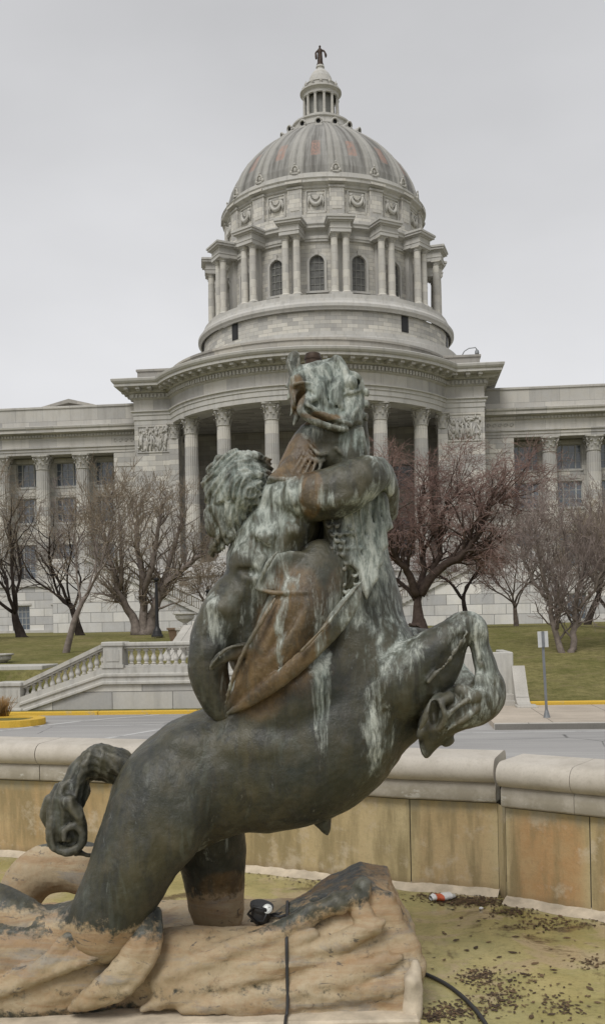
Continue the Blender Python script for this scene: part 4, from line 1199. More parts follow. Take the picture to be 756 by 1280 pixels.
# lamp posts
def lamp(px, pyb, d, h, label):
    p = W(px, pyb, d)
    e = empty('lamp_post', p, 0, label, 'lamp post', 'black lamp posts in front of the capitol')
    m = MB(); m.lathe([(0.30,0),(0.30,0.06),(0.24,0.12),(0.2,0.3),(0.13,0.42),(0.1,0.5),(0.085,0.8),(0.075,h*0.75),(0.06,h-0.25),(0.085,h-0.22),(0.06,h-0.18),(0.1,h-0.1)], 16); m.build('post', M['iron'], e)
    m = MB(); m.lathe([(0.08,h-0.12),(0.13,h-0.08),(0.14,h+0.0),(0.06,h+0.04),(0,h+0.06)], 16); m.build('lamp_head', M['iron'], e)
lamp(197, 796, 49, 2.85, 'black lamp post in front of the wide spreading tree left of the statue')
lamp(260.5, 786, 60, 2.3, 'black lamp post beside the stair railing, close to the bronze shoulder')
lamp(695, 779, 62, 3.0, 'thin black lamp post among the trees at the right side')
# sign seen from behind
p = WZ(683, 897, -0.36)
e = empty('road_sign', p, 0, 'small blank sign seen from behind on a grey post at the far kerb', 'sign')
k = p.y/1250
m = MB(); m.box(-0.03,0.03,-0.02,0.02,0,107*k*0.995); m.lathe([(0.09,0),(0.06,0.12),(0.04,0.2)], 10); m.build('post', M['steel'], e, rotz=0); e.rotation_euler.y = R(-2.0)
m = MB(); m.bbox(-6.5*k,6.5*k,-0.045,-0.03,88*k,108*k,0.004); m.build('panel', M['signback'], e)
m = MB(); m.bbox(-0.035,0.035,-0.065,-0.047,88*k,108*k,0.004); m.build('bracket', M['steel'], e)
# camera on the attic roof
e = empty('security_camera', (4.03+SB*-30.5+18.3*CB, 140-CB*30.5-18.3*SB, 30.3), -BETA, 'small security camera on a curved bracket at the right end of the portico roof', 'camera')
m = MB(); m.tube([(-1.8,0,0),(-1.3,0,0.9),(-0.8,0,1.2),(-0.1,0,1.25),(0.05,0,1.0)], 0.06, 6); m.build('bracket', M['steel'], e)
m = MB(); m.lathe([(0.0,0.45),(0.2,0.5),(0.24,0.62),(0.2,0.9),(0.1,1.0)], 12, (0.05,0)); m.build('housing', M['steel'], e)
# dry grass tuft
gp_ = WZ(4, 896, -0.35); tuft = MB(); rr = random.Random(3)
for i in range(160):
    a = rr.uniform(0,6.28); r0 = rr.uniform(0,0.16); h = rr.uniform(0.3,0.62); b = rr.uniform(0,0.3)
    x, y = r0*math.cos(a), r0*math.sin(a)
    tuft.tube([(x,y,0),(x+math.cos(a)*b*0.4,y+math.sin(a)*b*0.4,h*0.6),(x+math.cos(a)*b,y+math.sin(a)*b,h)], [0.012,0.009,0.003], 3)
o = tuft.build('ornamental_grass', M['straw'], None, loc=gp_); tag(o, 'tuft of dry orange ornamental grass at the left end of the yellow kerb', 'plant')

# ================================================================== BARE TREES
def grow_tree(name, label, px, py, d, H, spread, seed, bark='bark', twig='twig', trunks=1, fork=0.18, r0=0.3, droop=0.0, lean=(0,0), nl=5, dens=1.0, up=0.35, tw=0.010, limbs=None):
    rg = random.Random(seed); base = W(px, py, d)
    root = empty(name, base, 0, label, 'tree', 'bare winter trees in front of the capitol')
    T = MB(); C_ = MB(); B2 = MB()
    def rv(): return Vector((rg.gauss(0,1), rg.gauss(0,1), rg.gauss(0,1)))
    def branch(p, dr, L, r, lv):
        seg = {0:7,1:8,2:6,3:5,4:4}[min(lv,4)]
        pts = [p.copy()]; rad = [r]; dirs = [dr.copy()]; q = p.copy(); dd = dr.copy()
        for i in range(seg):
            wob = {0:0.10,1:0.17,2:0.2,3:0.2,4:0.18}[min(lv,4)]
            trop = up*(0.16 if lv < 3 else 0.10)
            dd = dd + rv()*wob + Vector((0,0,trop))
            if droop and lv >= 3: dd = dd + Vector((0,0,-droop*(0.35+0.5*i/seg)))
            dd.normalize(); q = q + dd*(L/seg); pts.append(q.copy()); dirs.append(dd.copy())
            end = 0.5 if lv < 2 else 0.4
            rad.append(max(r*(1-(1-end)*(i+1)/seg), tw*0.7))
        if lv == 0: rad[0] = r*1.5; 
        tgt = T if lv <= 1 else (B2 if lv == 2 else C_)
        tgt.tube(pts, rad, {0:10,1:7,2:5,3:3,4:3}[min(lv,4)], caps=lv < 2)
        if lv >= 4: return
        nc = {0:nl,1:8,2:9,3:7}[lv]; 
        if lv >= 2: nc = max(2, int(nc*dens))
        for k in range(nc):
            f = rg.uniform(0.3,1.0) if lv else rg.uniform(0.72,1.0)
            if k == 0: f = 1.0
            x = f*seg; i = min(int(x), seg-1); fr = x-i
            bp_ = pts[i].lerp(pts[i+1], fr); bd = dirs[min(i+1,seg)]; rr_ = rad[i]+(rad[i+1]-rad[i])*fr
            side = rv(); side = side - bd*side.dot(bd); side.normalize()
            if lv == 0:
                a = 2*PI*(k+rg.uniform(-.25,.25))/nc; side = Vector((math.cos(a), math.sin(a)*0.8, 0)); ang = R(rg.uniform(24, 24+38*spread))
                if k == 0: ang *= 0.3
            else: ang = R(rg.uniform(22,58)) if k else R(rg.uniform(4,18))
            nd = (bd*math.cos(ang) + side*math.sin(ang)).normalized()
            fac = {0:0.95,1:0.62,2:0.55,3:0.55}[lv]*rg.uniform(0.75,1.15)*(1.15-0.35*f if lv else 1)
            LL = (H*(1-fork)*0.58 if lv == 0 else L)*fac
            branch(bp_, nd, LL, max(rr_*(0.72 if k == 0 else rg.uniform(0.42,0.62)), tw), lv+1)
    if limbs:
        def loc(px_, py_, o): return W(px_, py_, d+o) - base
        for lb in limbs:
            ctrl = [loc(x, y, o) for x, y, o in lb[1]]; r1 = lb[0]
            P2 = [2*ctrl[0]-ctrl[1]] + ctrl + [2*ctrl[-1]-ctrl[-2]]; pts = []
            for i in range(1, len(P2)-2):
                for q in range(4):
                    t = q/4; a0, a1, a2, a3 = P2[i-1:i+3]
                    pts.append(0.5*((2*a1)+(-a0+a2)*t+(2*a0-5*a1+4*a2-a3)*t*t+(-a0+3*a1-3*a2+a3)*t**3) + rv()*0.05)
            pts.append(ctrl[-1]); n = len(pts)
            rad = [r1*(1-0.72*i/(n-1)) for i in range(n)]
            if lb[2]: rad[0] = r1*1.45; rad[1] = r1*1.12
            T.tube(pts, rad, 9)
            if lb[2] == 1: continue
            for i in range(max(2, n//4), n):
                for q in range(lb[3] if len(lb) > 3 else 2):
                    bd = (pts[i]-pts[i-1]).normalized(); side = rv(); side = (side-bd*side.dot(bd)).normalized(); ang = R(rg.uniform(25, 65)) if i < n-1 else R(rg.uniform(5,35))
                    branch(pts[i], (bd*math.cos(ang)+side*math.sin(ang)+Vector((0,0,0.25))).normalized(), H*0.19*rg.uniform(0.7,1.15), max(rad[i]*0.36, tw), 2)
        T.build('trunk', M[bark], root); B2.build('limbs', M[bark], root); C_.build('crown', M[twig], root)
        return root
    for k in range(trunks):
        a = 2*PI*k/trunks + rg.uniform(0,1)
        off = Vector((math.cos(a), math.sin(a)*0.5, 0))*(0.22*r0*(trunks > 1))
        dr = Vector((lean[0], lean[1], 1)) + (Vector((math.cos(a), math.sin(a)*0.6, 0))*0.35 if trunks > 1 else Vector())
        branch(Vector((0,0,-0.15))+off, dr.normalized(), H*fork*(1 if trunks == 1 else 1.25), r0*(1 if trunks == 1 else 0.7), 0)
    T.build('trunk', M[bark], root); B2.build('limbs', M[bark], root); C_.build('crown', M[twig], root)
    return root
grow_tree('bare_tree', 'dark bare tree with a low forked trunk at the far left of the lawn', 28, 797, 52, 10.4, 0.75, 11, 'bark_dark','twig', 1, 0.15, 0.30, nl=5, dens=0.75)
grow_tree('bare_tree', 'bare tree cut by the left edge of the photo, its limbs reaching in', -34, 800, 50, 9.6, 0.8, 12, 'bark','twig', 1, 0.22, 0.3, nl=5)
grow_tree('bare_tree', 'slender leaning grey tree rooted just above the sloping balusters', 80, 824, 40.5, 9.4, 0.22, 23, 'bark_grey','twig', 1, 0.32, 0.16, lean=(0.13,0), nl=5, dens=0.75, up=0.8)
grow_tree('bare_tree', 'straight dark bare trunk close behind the slender leaning tree', 101, 796, 57, 9.6, 0.55, 34, 'bark_dark','twig_grey', 1, 0.22, 0.28, nl=5, dens=0.8)
grow_tree('bare_tree', 'wide spreading bare tree with many limbs, next to the left black lamp post', 178, 794, 52, 8.2, 1.15, 47, 'bark_grey','twig', 1, 0.09, 0.42, dens=0.62, up=0.4, limbs=[
    (0.26,[(172,794,0),(164,768,0),(150,742,-.4),(138,700,-.8),(130,665,-1)],2,3), (0.26,[(178,795,0),(180,765,0),(177,715,.4),(170,660,.8),(176,635,.8)],2,3), (0.28,[(184,795,0),(194,762,0),(214,726,-.5),(238,704,-1),(262,688,-1.2)],2,3),
    (0.18,[(186,775,0),(203,728,.6),(222,668,1),(228,640,1)],0,3), (0.14,[(166,770,0),(146,748,.5),(118,742,1)],0), (0.17,[(179,750,0),(192,700,-1),(200,650,-1.4),(204,635,-1.4)],0,3), (0.14,[(150,740,-.4),(152,690,-1.2),(148,640,-1.5)],0)])
grow_tree('weeping_tree', 'large bare tree with reddish drooping twigs behind the raised bronze hoof', 521, 787, 54, 13.0, 1.25, 152, 'bark_red','twig_red', 1, 0.14, 0.46, droop=0.22, nl=7, dens=1.0, up=0.3, limbs=[
    (0.44,[(521,789,0),(522,765,0),(523,735,0)],1), (0.24,[(522,745,0),(508,715,-.5),(492,690,-1),(482,650,-1.4),(486,618,-1.5)],0,3), (0.2,[(524,742,0),(530,700,1),(522,650,1.5),(530,612,1.2)],0,3),
    (0.27,[(525,742,0),(548,712,-.4),(580,690,-1),(600,662,-1.2),(612,632,-1),(642,620,-1)],0,3), (0.2,[(526,738,0),(548,694,.5),(552,645,.2),(572,612,0)],0,3), (0.14,[(521,750,0),(500,728,1),(482,720,1.5),(470,690,2)],0), (0.12,[(585,688,-1),(610,680,-.5),(632,665,0)],0)])
grow_tree('bare_tree', 'slim dark bare tree between the weeping tree and the small grey tree', 588, 790, 60, 8.4, 0.45, 63, 'bark_dark','twig_red', 1, 0.3, 0.22, nl=5, lean=(-0.1,0))
grow_tree('bare_tree', 'small rounded grey bare tree in front of the stone podium at right', 645, 784, 64, 8.0, 0.85, 74, 'bark','twig_grey', 1, 0.22, 0.2, nl=6, dens=1.2)
grow_tree('bare_tree', 'grey V-shaped double trunk tree standing in a mulch ring on the right lawn', 709, 831, 40, 8.8, 0.55, 85, 'bark_grey','twig_grey', 1, 0.22, 0.30, nl=5, dens=0.7, up=0.7, limbs=[(0.15,[(706,833,0),(697,800,0),(688,760,0),(678,715,-.4),(668,668,-.6)],2,3),(0.16,[(711,833,0),(716,800,0),(719,760,0),(728,715,.4),(738,670,.6)],2,3),(0.10,[(694,785,0),(704,740,.6),(706,690,1),(702,650,1.2)],0,3),(0.09,[(685,748,0),(664,722,.5),(652,690,.6)],0,3),(0.09,[(719,765,0),(740,740,-.5),(754,705,-.8)],0,3)])
grow_tree('bare_tree', 'dark straight bare tree behind the double trunk tree at right', 733, 786, 62, 9.4, 0.7, 96, 'bark_dark','twig', 1, 0.3, 0.26, nl=5)
grow_tree('bare_tree', 'dark bare tree leaning in from the right edge of the photo', 772, 800, 46, 8.6, 0.8, 107, 'bark_dark','twig', 1, 0.22, 0.26, lean=(-0.18,0), nl=5)
grow_tree('bare_tree', 'low bare shrubby tree just left of the wide urn behind the balusters', 262, 786, 66, 6.4, 0.8, 118, 'bark','twig', 1, 0.2, 0.18, nl=5)
p = W(709, 832, 39.6); m = MB(); m.ball((0,0,-0.02),(0.85,0.6,0.09),20,8); o = m.build('mulch_ring', M['bark'], None, loc=p); tag(o, 'low ring of dark mulch round the V-shaped double trunk', 'mulch')
# ================================================================== FOUNTAIN BASIN
def poolfloor_mat():
    t = NT('pool_floor')
    a = t.noise(0.9, 6, 0.6); b = t.noise(4.0, 6, 0.7); f = t.noise(30, 5, 0.75); g = t.noise(2.0, 5, 0.65, dist=0.8)
    base = t.mix(t.ramp(a, 0.35, 0.65), (0.30,0.265,0.10), (0.47,0.41,0.20))
    base = t.mix(t.ramp(b, 0.46, 0.62, 0, 0.55), base, (0.25,0.24,0.105))
    base = t.mix(t.ramp(g, 0.52, 0.60, 0, 0.75), base, (0.43,0.34,0.22))
    base = t.mix(t.ramp(f, 0.5, 0.75, 0, 0.55), base, (0.11,0.08,0.045))
    w = t.noise(1.3, 6, 0.7, dist=0.5)
    base = t.mix(t.ramp(w, 0.55, 0.62, 0, 0.85), base, (0.07,0.045,0.028))
    rough = t.ramp(t.noise(1.1, 3), 0.45, 0.58, 0.08, 0.6)
    return t.done(base, rough, t.bump(f, 0.12, 0.006), spec=0.5)
M['pool'] = poolfloor_mat()
def panel_mat():
    t = NT('basin_render')
    a = t.noise(0.7, 6, 0.62); b = t.noise(3.5, 6, 0.7); f = t.noise(40, 4, 0.7); v = t.noise(5.0, 5, 0.6, stretch=(1.5,1.5,0.25))
    base = t.mix(t.ramp(a, 0.35, 0.65), (0.33,0.255,0.12), (0.53,0.44,0.26))
    rs = t.attr('rust')
    base = t.mix(t.math('MULTIPLY', rs, t.ramp(b, 0.3, 0.6, 0.5, 1.0)), base, (0.42,0.235,0.10))
    base = t.mix(t.ramp(v, 0.44, 0.60, 0, 0.7), base, (0.23,0.185,0.095))
    base = t.mix(t.ramp(b, 0.54, 0.64, 0, 0.6), base, (0.54,0.46,0.34))
    base = t.mix(t.ramp(f, 0.5, 0.7, 0, 0.25), base, (0.2,0.16,0.1))
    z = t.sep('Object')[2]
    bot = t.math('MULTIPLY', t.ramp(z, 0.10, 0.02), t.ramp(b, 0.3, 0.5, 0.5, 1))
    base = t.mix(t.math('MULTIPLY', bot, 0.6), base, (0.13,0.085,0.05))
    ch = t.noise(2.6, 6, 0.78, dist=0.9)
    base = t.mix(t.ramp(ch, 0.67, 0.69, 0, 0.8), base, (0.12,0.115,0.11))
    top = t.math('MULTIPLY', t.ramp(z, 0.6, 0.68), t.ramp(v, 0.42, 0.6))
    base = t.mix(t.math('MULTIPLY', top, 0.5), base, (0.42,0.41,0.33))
    return t.done(base, 0.8, t.bump(f, 0.3, 0.01, t.bump(b, 0.2, 0.03)), spec=0.3)
M['panel'] = panel_mat()
def coping_mat():
    t = NT('coping_stone')
    a = t.noise(0.8, 5, 0.6); b = t.noise(5.0, 6, 0.7); f = t.noise(60, 4, 0.7)
    base = t.mix(t.ramp(a, 0.35, 0.65), (0.47,0.43,0.37), (0.56,0.52,0.46))
    base = t.mix(t.ramp(b, 0.46, 0.64, 0, 0.5), base, (0.36,0.325,0.27))
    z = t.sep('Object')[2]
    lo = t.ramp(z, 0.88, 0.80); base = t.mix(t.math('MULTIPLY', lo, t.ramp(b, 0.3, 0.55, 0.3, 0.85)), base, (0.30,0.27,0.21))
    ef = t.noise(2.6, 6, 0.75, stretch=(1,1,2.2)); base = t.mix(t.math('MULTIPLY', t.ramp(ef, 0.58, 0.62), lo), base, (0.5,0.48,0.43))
    base = t.mix(t.ramp(f, 0.5, 0.7, 0, 0.25), base, (0.25,0.23,0.19))
    return t.done(base, 0.8, t.bump(f, 0.25, 0.006, t.bump(b, 0.15, 0.02)), spec=0.3)
M['coping'] = coping_mat()
M['crust'] = simple('mineral_crust', (0.50,0.43,0.33), 0.9, 0, 0.25, 8, 0.6)
M['gap'] = simple('dark_joint', (0.10,0.09,0.07), 0.9)
M['leaf'] = simple('wet_leaf', (0.055,0.035,0.022), 0.6, 0, 0.4, 9)
M['leaf2'] = simple('dry_leaf', (0.13,0.085,0.045), 0.8, 0, 0.4, 9)

m = MB(); m.face([(-16,-3,0),(16,-3,0),(16,12,0),(-16,12,0)]); fl = struct(m, 'pool_floor', 'pool', rotz=0)
WL = [Vector((-9.0,11.2)), Vector((-5.5,10.3))] + [WZ(px, py, 0).xy for px, py in ((10,1069),(307,1087),(510,1110),(624,1119))]
WR = [WZ(px, py, 0).xy for px, py in ((633,1127),(756,1148))]
d_ = (WR[1]-WR[0]).normalized(); WR += [WR[1]+d_*1.6, WR[1]+d_*3.2+Vector((0.3,-1.2)), WR[1]+d_*4+Vector((0.5,-3.0))]
bw = empty('fountain_basin_wall', (*WL[3], 0), 0, 'long ochre basin wall with a rounded pale stone coping behind the bronze group', 'fountain wall')
boff = (-WL[3].x, -WL[3].y, 0)
def resample(P, n):
    L = [0]; 
    for a, b in zip(P, P[1:]): L.append(L[-1] + (b-a).length)
    out = []
    for i in range(n+1):
        s = L[-1]*i/n; k = max(j for j in range(len(L)) if L[j] <= s+1e-9); k = min(k, len(P)-2)
        out.append(P[k].lerp(P[k+1], (s-L[k])/(L[k+1]-L[k])))
    return out
def nrm2(P, i):
    a = P[max(i-1,0)]; b = P[min(i+1,len(P)-1)]; d = (b-a).normalized()
    return Vector((d.y, -d.x))       # towards the pool (-y)
def sweep(mb, P, prof, smooth=True):
    """prof (n, z) from bottom outwards and over the top"""
    rings = []
    for (o, z) in prof:
        rings.append([tuple((*(P[i] + nrm2(P, i)*o), z)) for i in range(len(P))])
    for a, b in zip(rings, rings[1:]): mb.loft([a, b], closed=False, smooth=False)
def bull(z0, z1, out, back):
    c = (z0+z1)/2; r = (z1-z0)/2; pr = [(-0.12, z0-0.001), (out-r, z0)]
    for k in range(1, 10):
        a = -PI/2 + PI*k/9*1.0; pr.append((out-r + r*math.cos(a), c + r*math.sin(a)))
    pr += [(-back+0.1, z1+0.012), (-back+0.03, z1), (-back, z1-0.04), (-back, z0), (-back+0.3, z0)]
    return pr
def coping_piece(P, name='coping_stone'):
    mb = MB()
    pr = [(-0.10,0.715),(0.055,0.715),(0.065,0.73),(0.065,0.845),(0.05,0.862)] + bull(0.864,1.055,0.14,0.42)[1:]
    rings = [[(*(P[i] + nrm2(P, i)*o), z) for i in range(len(P))] for (o, z) in pr]
    V_ = [p for r_ in rings for p in r_]; n = len(P); F_ = []
    for j in range(len(pr)-1):
        for i in range(n-1): F_.append((j*n+i, j*n+i+1, (j+1)*n+i+1, (j+1)*n+i))
    mb.shared(V_, F_, None, True)
    mb.face([rings[j][0] for j in range(len(pr))][::-1]); mb.face([rings[j][-1] for j in range(len(pr))])
    return mb.build(name, M['coping'], bw, off=boff)
def wall_panel(P, rust=0.0, z1=0.70):
    n = len(P)-1; K = 10; V_ = []; F_ = []; rs = []
    for j in range(K+1):
        z = -0.05 + (z1+0.05)*j/K
        for i in range(n+1):
            q = P[i] + nrm2(P, i)*(0.004*noise.noise(Vector((P[i].x*3, P[i].y*3, z*3))))
            V_.append((q.x+boff[0], q.y+boff[1], z))
            u = i/n; v = j/K
            rs.append(rust*min(1, min(u, 1-u)*7)*min(1, min(v, 1-v)*8))
    for j in range(K):
        for i in range(n): F_.append((j*(n+1)+i, j*(n+1)+i+1, (j+1)*(n+1)+i+1, (j+1)*(n+1)+i))
    return raw_mesh('wall_panel', V_, F_, M['panel'], bw, {'rust': rs})
def cut(P, a, b, n):
    """piece of a polyline between two arclengths"""
    Q = resample(P, 200); L = sum((y-x).length for x, y in zip(Q, Q[1:])); i0 = a/L*200; i1 = b/L*200; out = []
    for k in range(n+1):
        x = i0+(i1-i0)*k/n; i = min(int(x), 199); out.append(Q[i].lerp(Q[i+1], x-i))
    return out
def plen(P): return sum((y-x).length for x, y in zip(P, P[1:]))
rr = random.Random(8)
LL = plen(WL); Lg = [0, 2.5, 4.9, 7.3, 8.35]; 
def arcl(P, px_, py_):
    q = WZ(px_, py_, 0).xy; Q = resample(P, 400); k = min(range(401), key=lambda i: (Q[i]-q).length); return plen(P)*k/400
ends = [0, arcl(WL, -300, 1060), arcl(WL, 180, 1078), arcl(WL, 512, 1110), LL]
for a, b in zip(ends, ends[1:]):
    if b-a < 0.1: continue
    wall_panel(cut(WL, a+0.004, b-0.004, 24), rr.uniform(0.1,0.5))
ends = [0, arcl(WL, -300, 1060), arcl(WL, 60, 1071), LL]
for a, b in zip(ends, ends[1:]):
    if b-a > 0.1: coping_piece(cut(WL, a+0.004, b-0.004, 24))
LR = plen(WR); er = [0, arcl(WR, 738, 1145), arcl(WR, 738, 1145)+0.9, LR]
for k, (a, b) in enumerate(zip(er, er[1:])): wall_panel(cut(WR, a+0.004, b-0.004, 16), 0.9 if k == 0 else 0.7)
er = [-0.0, arcl(WR, 748, 1146)-0.14, LR]
for a, b in zip(er, er[1:]): coping_piece(cut(WR, a+(0.0 if a else -0.0), b-0.004, 14))
# return face where the right section steps forward, with a rounded end to the coping
m = MB(); A = WR[0]; nn = nrm2(WR, 0); B = WL[-1] + (WL[-1]-A)*0.05
m.face([(B.x,B.y,-0.05),(A.x,A.y,-0.05),(A.x,A.y,0.70),(B.x,B.y,0.70)]); o = m.build('return_face', M['panel'], bw, off=boff)
m = MB()
for P in (WL, WR):
    Q = resample(P, 60); sweep(m, Q, [(-0.03,0.69),(-0.03,0.72)]); sweep(m, Q, [(-0.012,-0.05),(-0.012,0.70)]); sweep(m, Q, [(-0.41,-0.6),(-0.41,0.864)][::-1])
m.build('joint', M['gap'], bw, off=boff)
# mineral crust at the foot
m = MB()
for P in (WL, WR):
    L = plen(P); n = int(L*14); Q = resample(P, n)
    for j in range(3):
        pass
    r1 = [(*(Q[i]+nrm2(Q,i)*-0.02), 0.05+0.05*abs(noise.noise(Vector((Q[i].x*4,Q[i].y*4,1))))) for i in range(n+1)]
    r2 = [(*(Q[i]+nrm2(Q,i)*0.025), 0.025+0.03*abs(noise.noise(Vector((Q[i].x*5,Q[i].y*5,4))))) for i in range(n+1)]
    r3 = [(*(Q[i]+nrm2(Q,i)*(0.07+0.09*abs(noise.noise(Vector((Q[i].x*3,Q[i].y*3,7)))))), 0.001) for i in range(n+1)]
    m.loft([r3, r2], closed=False, smooth=True); m.loft([r2, r1], closed=False, smooth=True)
m.build('crust', M['crust'], bw, off=boff)
# leaf litter
m1 = MB(); m2 = MB()
def leaf(mb, x, y, s, a):
    c, q = math.cos(a), math.sin(a); P = [(-1,0),(-0.5,0.4),(0.1,0.5),(0.7,0.25),(1.1,0),(0.6,-0.3),(0,-0.45),(-0.6,-0.3)]
    z0 = rr.uniform(0.003, 0.007); mb.face([(x+s*(u*c-v*q), y+s*(u*q+v*c), z0+s*rr.uniform(0,0.12)) for u, v in P])
def scatter(px, py, sx_, sy_, n, s):
    for i in range(n):
        p = WZ(rr.gauss(px, sx_), rr.gauss(py, sy_), 0)
        leaf(m1 if rr.random() < 0.6 else m2, p.x, p.y, rr.uniform(0.4,1.1)*s, rr.uniform(0,6.28))
scatter(592, 1127, 22, 3.5, 520, 0.020); scatter(548, 1122, 18, 3, 260, 0.018); scatter(700, 1155, 40, 4, 170, 0.018); scatter(640, 1140, 14, 3, 160, 0.018)
for (a, b, c, d, n) in ((598,1222,14,7,220),(625,1250,16,8,160),(572,1264,20,6,200),(545,1272,10,4,120),(700,1258,18,8,110),(735,1205,12,5,50),(660,1225,22,8,60),(400,1105,26,2.5,60),(350,1095,26,3,50)): scatter(a, b, c, d, n, 0.016)
for i in range(60):
    p = WZ(rr.uniform(530,756), rr.uniform(1140,1280), 0); leaf(m1 if rr.random()<.5 else m2, p.x, p.y, rr.uniform(0.012,0.034), rr.uniform(0,6.28))
m1.v += []
o = m1.build('leaf_litter', M['leaf'], None); o['kind'] = 'stuff'
o = m2.build('dry_leaf_litter', M['leaf2'], None); o['kind'] = 'stuff'
# crushed paper cup
p = WZ(550, 1126, 0); e = empty('crushed_cup', p, R(20), 'crushed white paper cup with red print lying on dark leaves near the basin corner', 'litter')
m = MB(); m.lathe([(0.028,0),(0.04,0.02),(0.034,0.05),(0.045,0.09),(0.042,0.13)], 14, (0,0)); m.v = [(z*1.25-0.08, x*1.1, 0.03+y*0.62+0.006*math.sin(z*70)) for x, y, z in m.v]; m.build('cup', M['white_plastic'], e)
m = MB(); m.lathe([(0.0405,0.025),(0.0355,0.05),(0.043,0.075)], 14, (0,0)); m.v = [(z*1.25-0.08, x*1.13, 0.031+y*0.65+0.006*math.sin(z*70)) for x, y, z in m.v]; m.build('print_band', M['red_print'], e)
m = MB(); m.ball((0.09,0.01,0.022),(0.05,0.035,0.02),8,6); m.build('lid', M['signback'], e)
p = WZ(601, 1137, 0); m = MB(); m.ball((0,0,0.01),(0.018,0.014,0.01),7,5); o = m.build('paper_scrap', M['white_plastic'], None, loc=p); tag(o, 'tiny white paper scrap right of the crushed cup', 'litter')
# hoses
def hose(pts, r, label, sub=8):
    P = [Vector(p) for p in pts]; Q = []
    P2 = [2*P[0]-P[1]] + P + [2*P[-1]-P[-2]]
    for i in range(1, len(P2)-2):
        for s in range(sub):
            t = s/sub; p0,p1,p2,p3 = P2[i-1:i+3]; Q.append(0.5*((2*p1)+(-p0+p2)*t+(2*p0-5*p1+4*p2-p3)*t*t+(-p0+3*p1-3*p2+p3)*t**3))
    Q.append(P[-1]); m = MB(); m.tube(Q, r, 8); o = m.build('cable', M['rubber'], None); tag(o, label, 'cable'); return o
hose([WZ(px, py, 0.014) for px, py in ((500,1206),(528,1216),(560,1232),(590,1258),(612,1290),(625,1330))], 0.012, 'thin dark cable curving across the pool floor at the lower right')
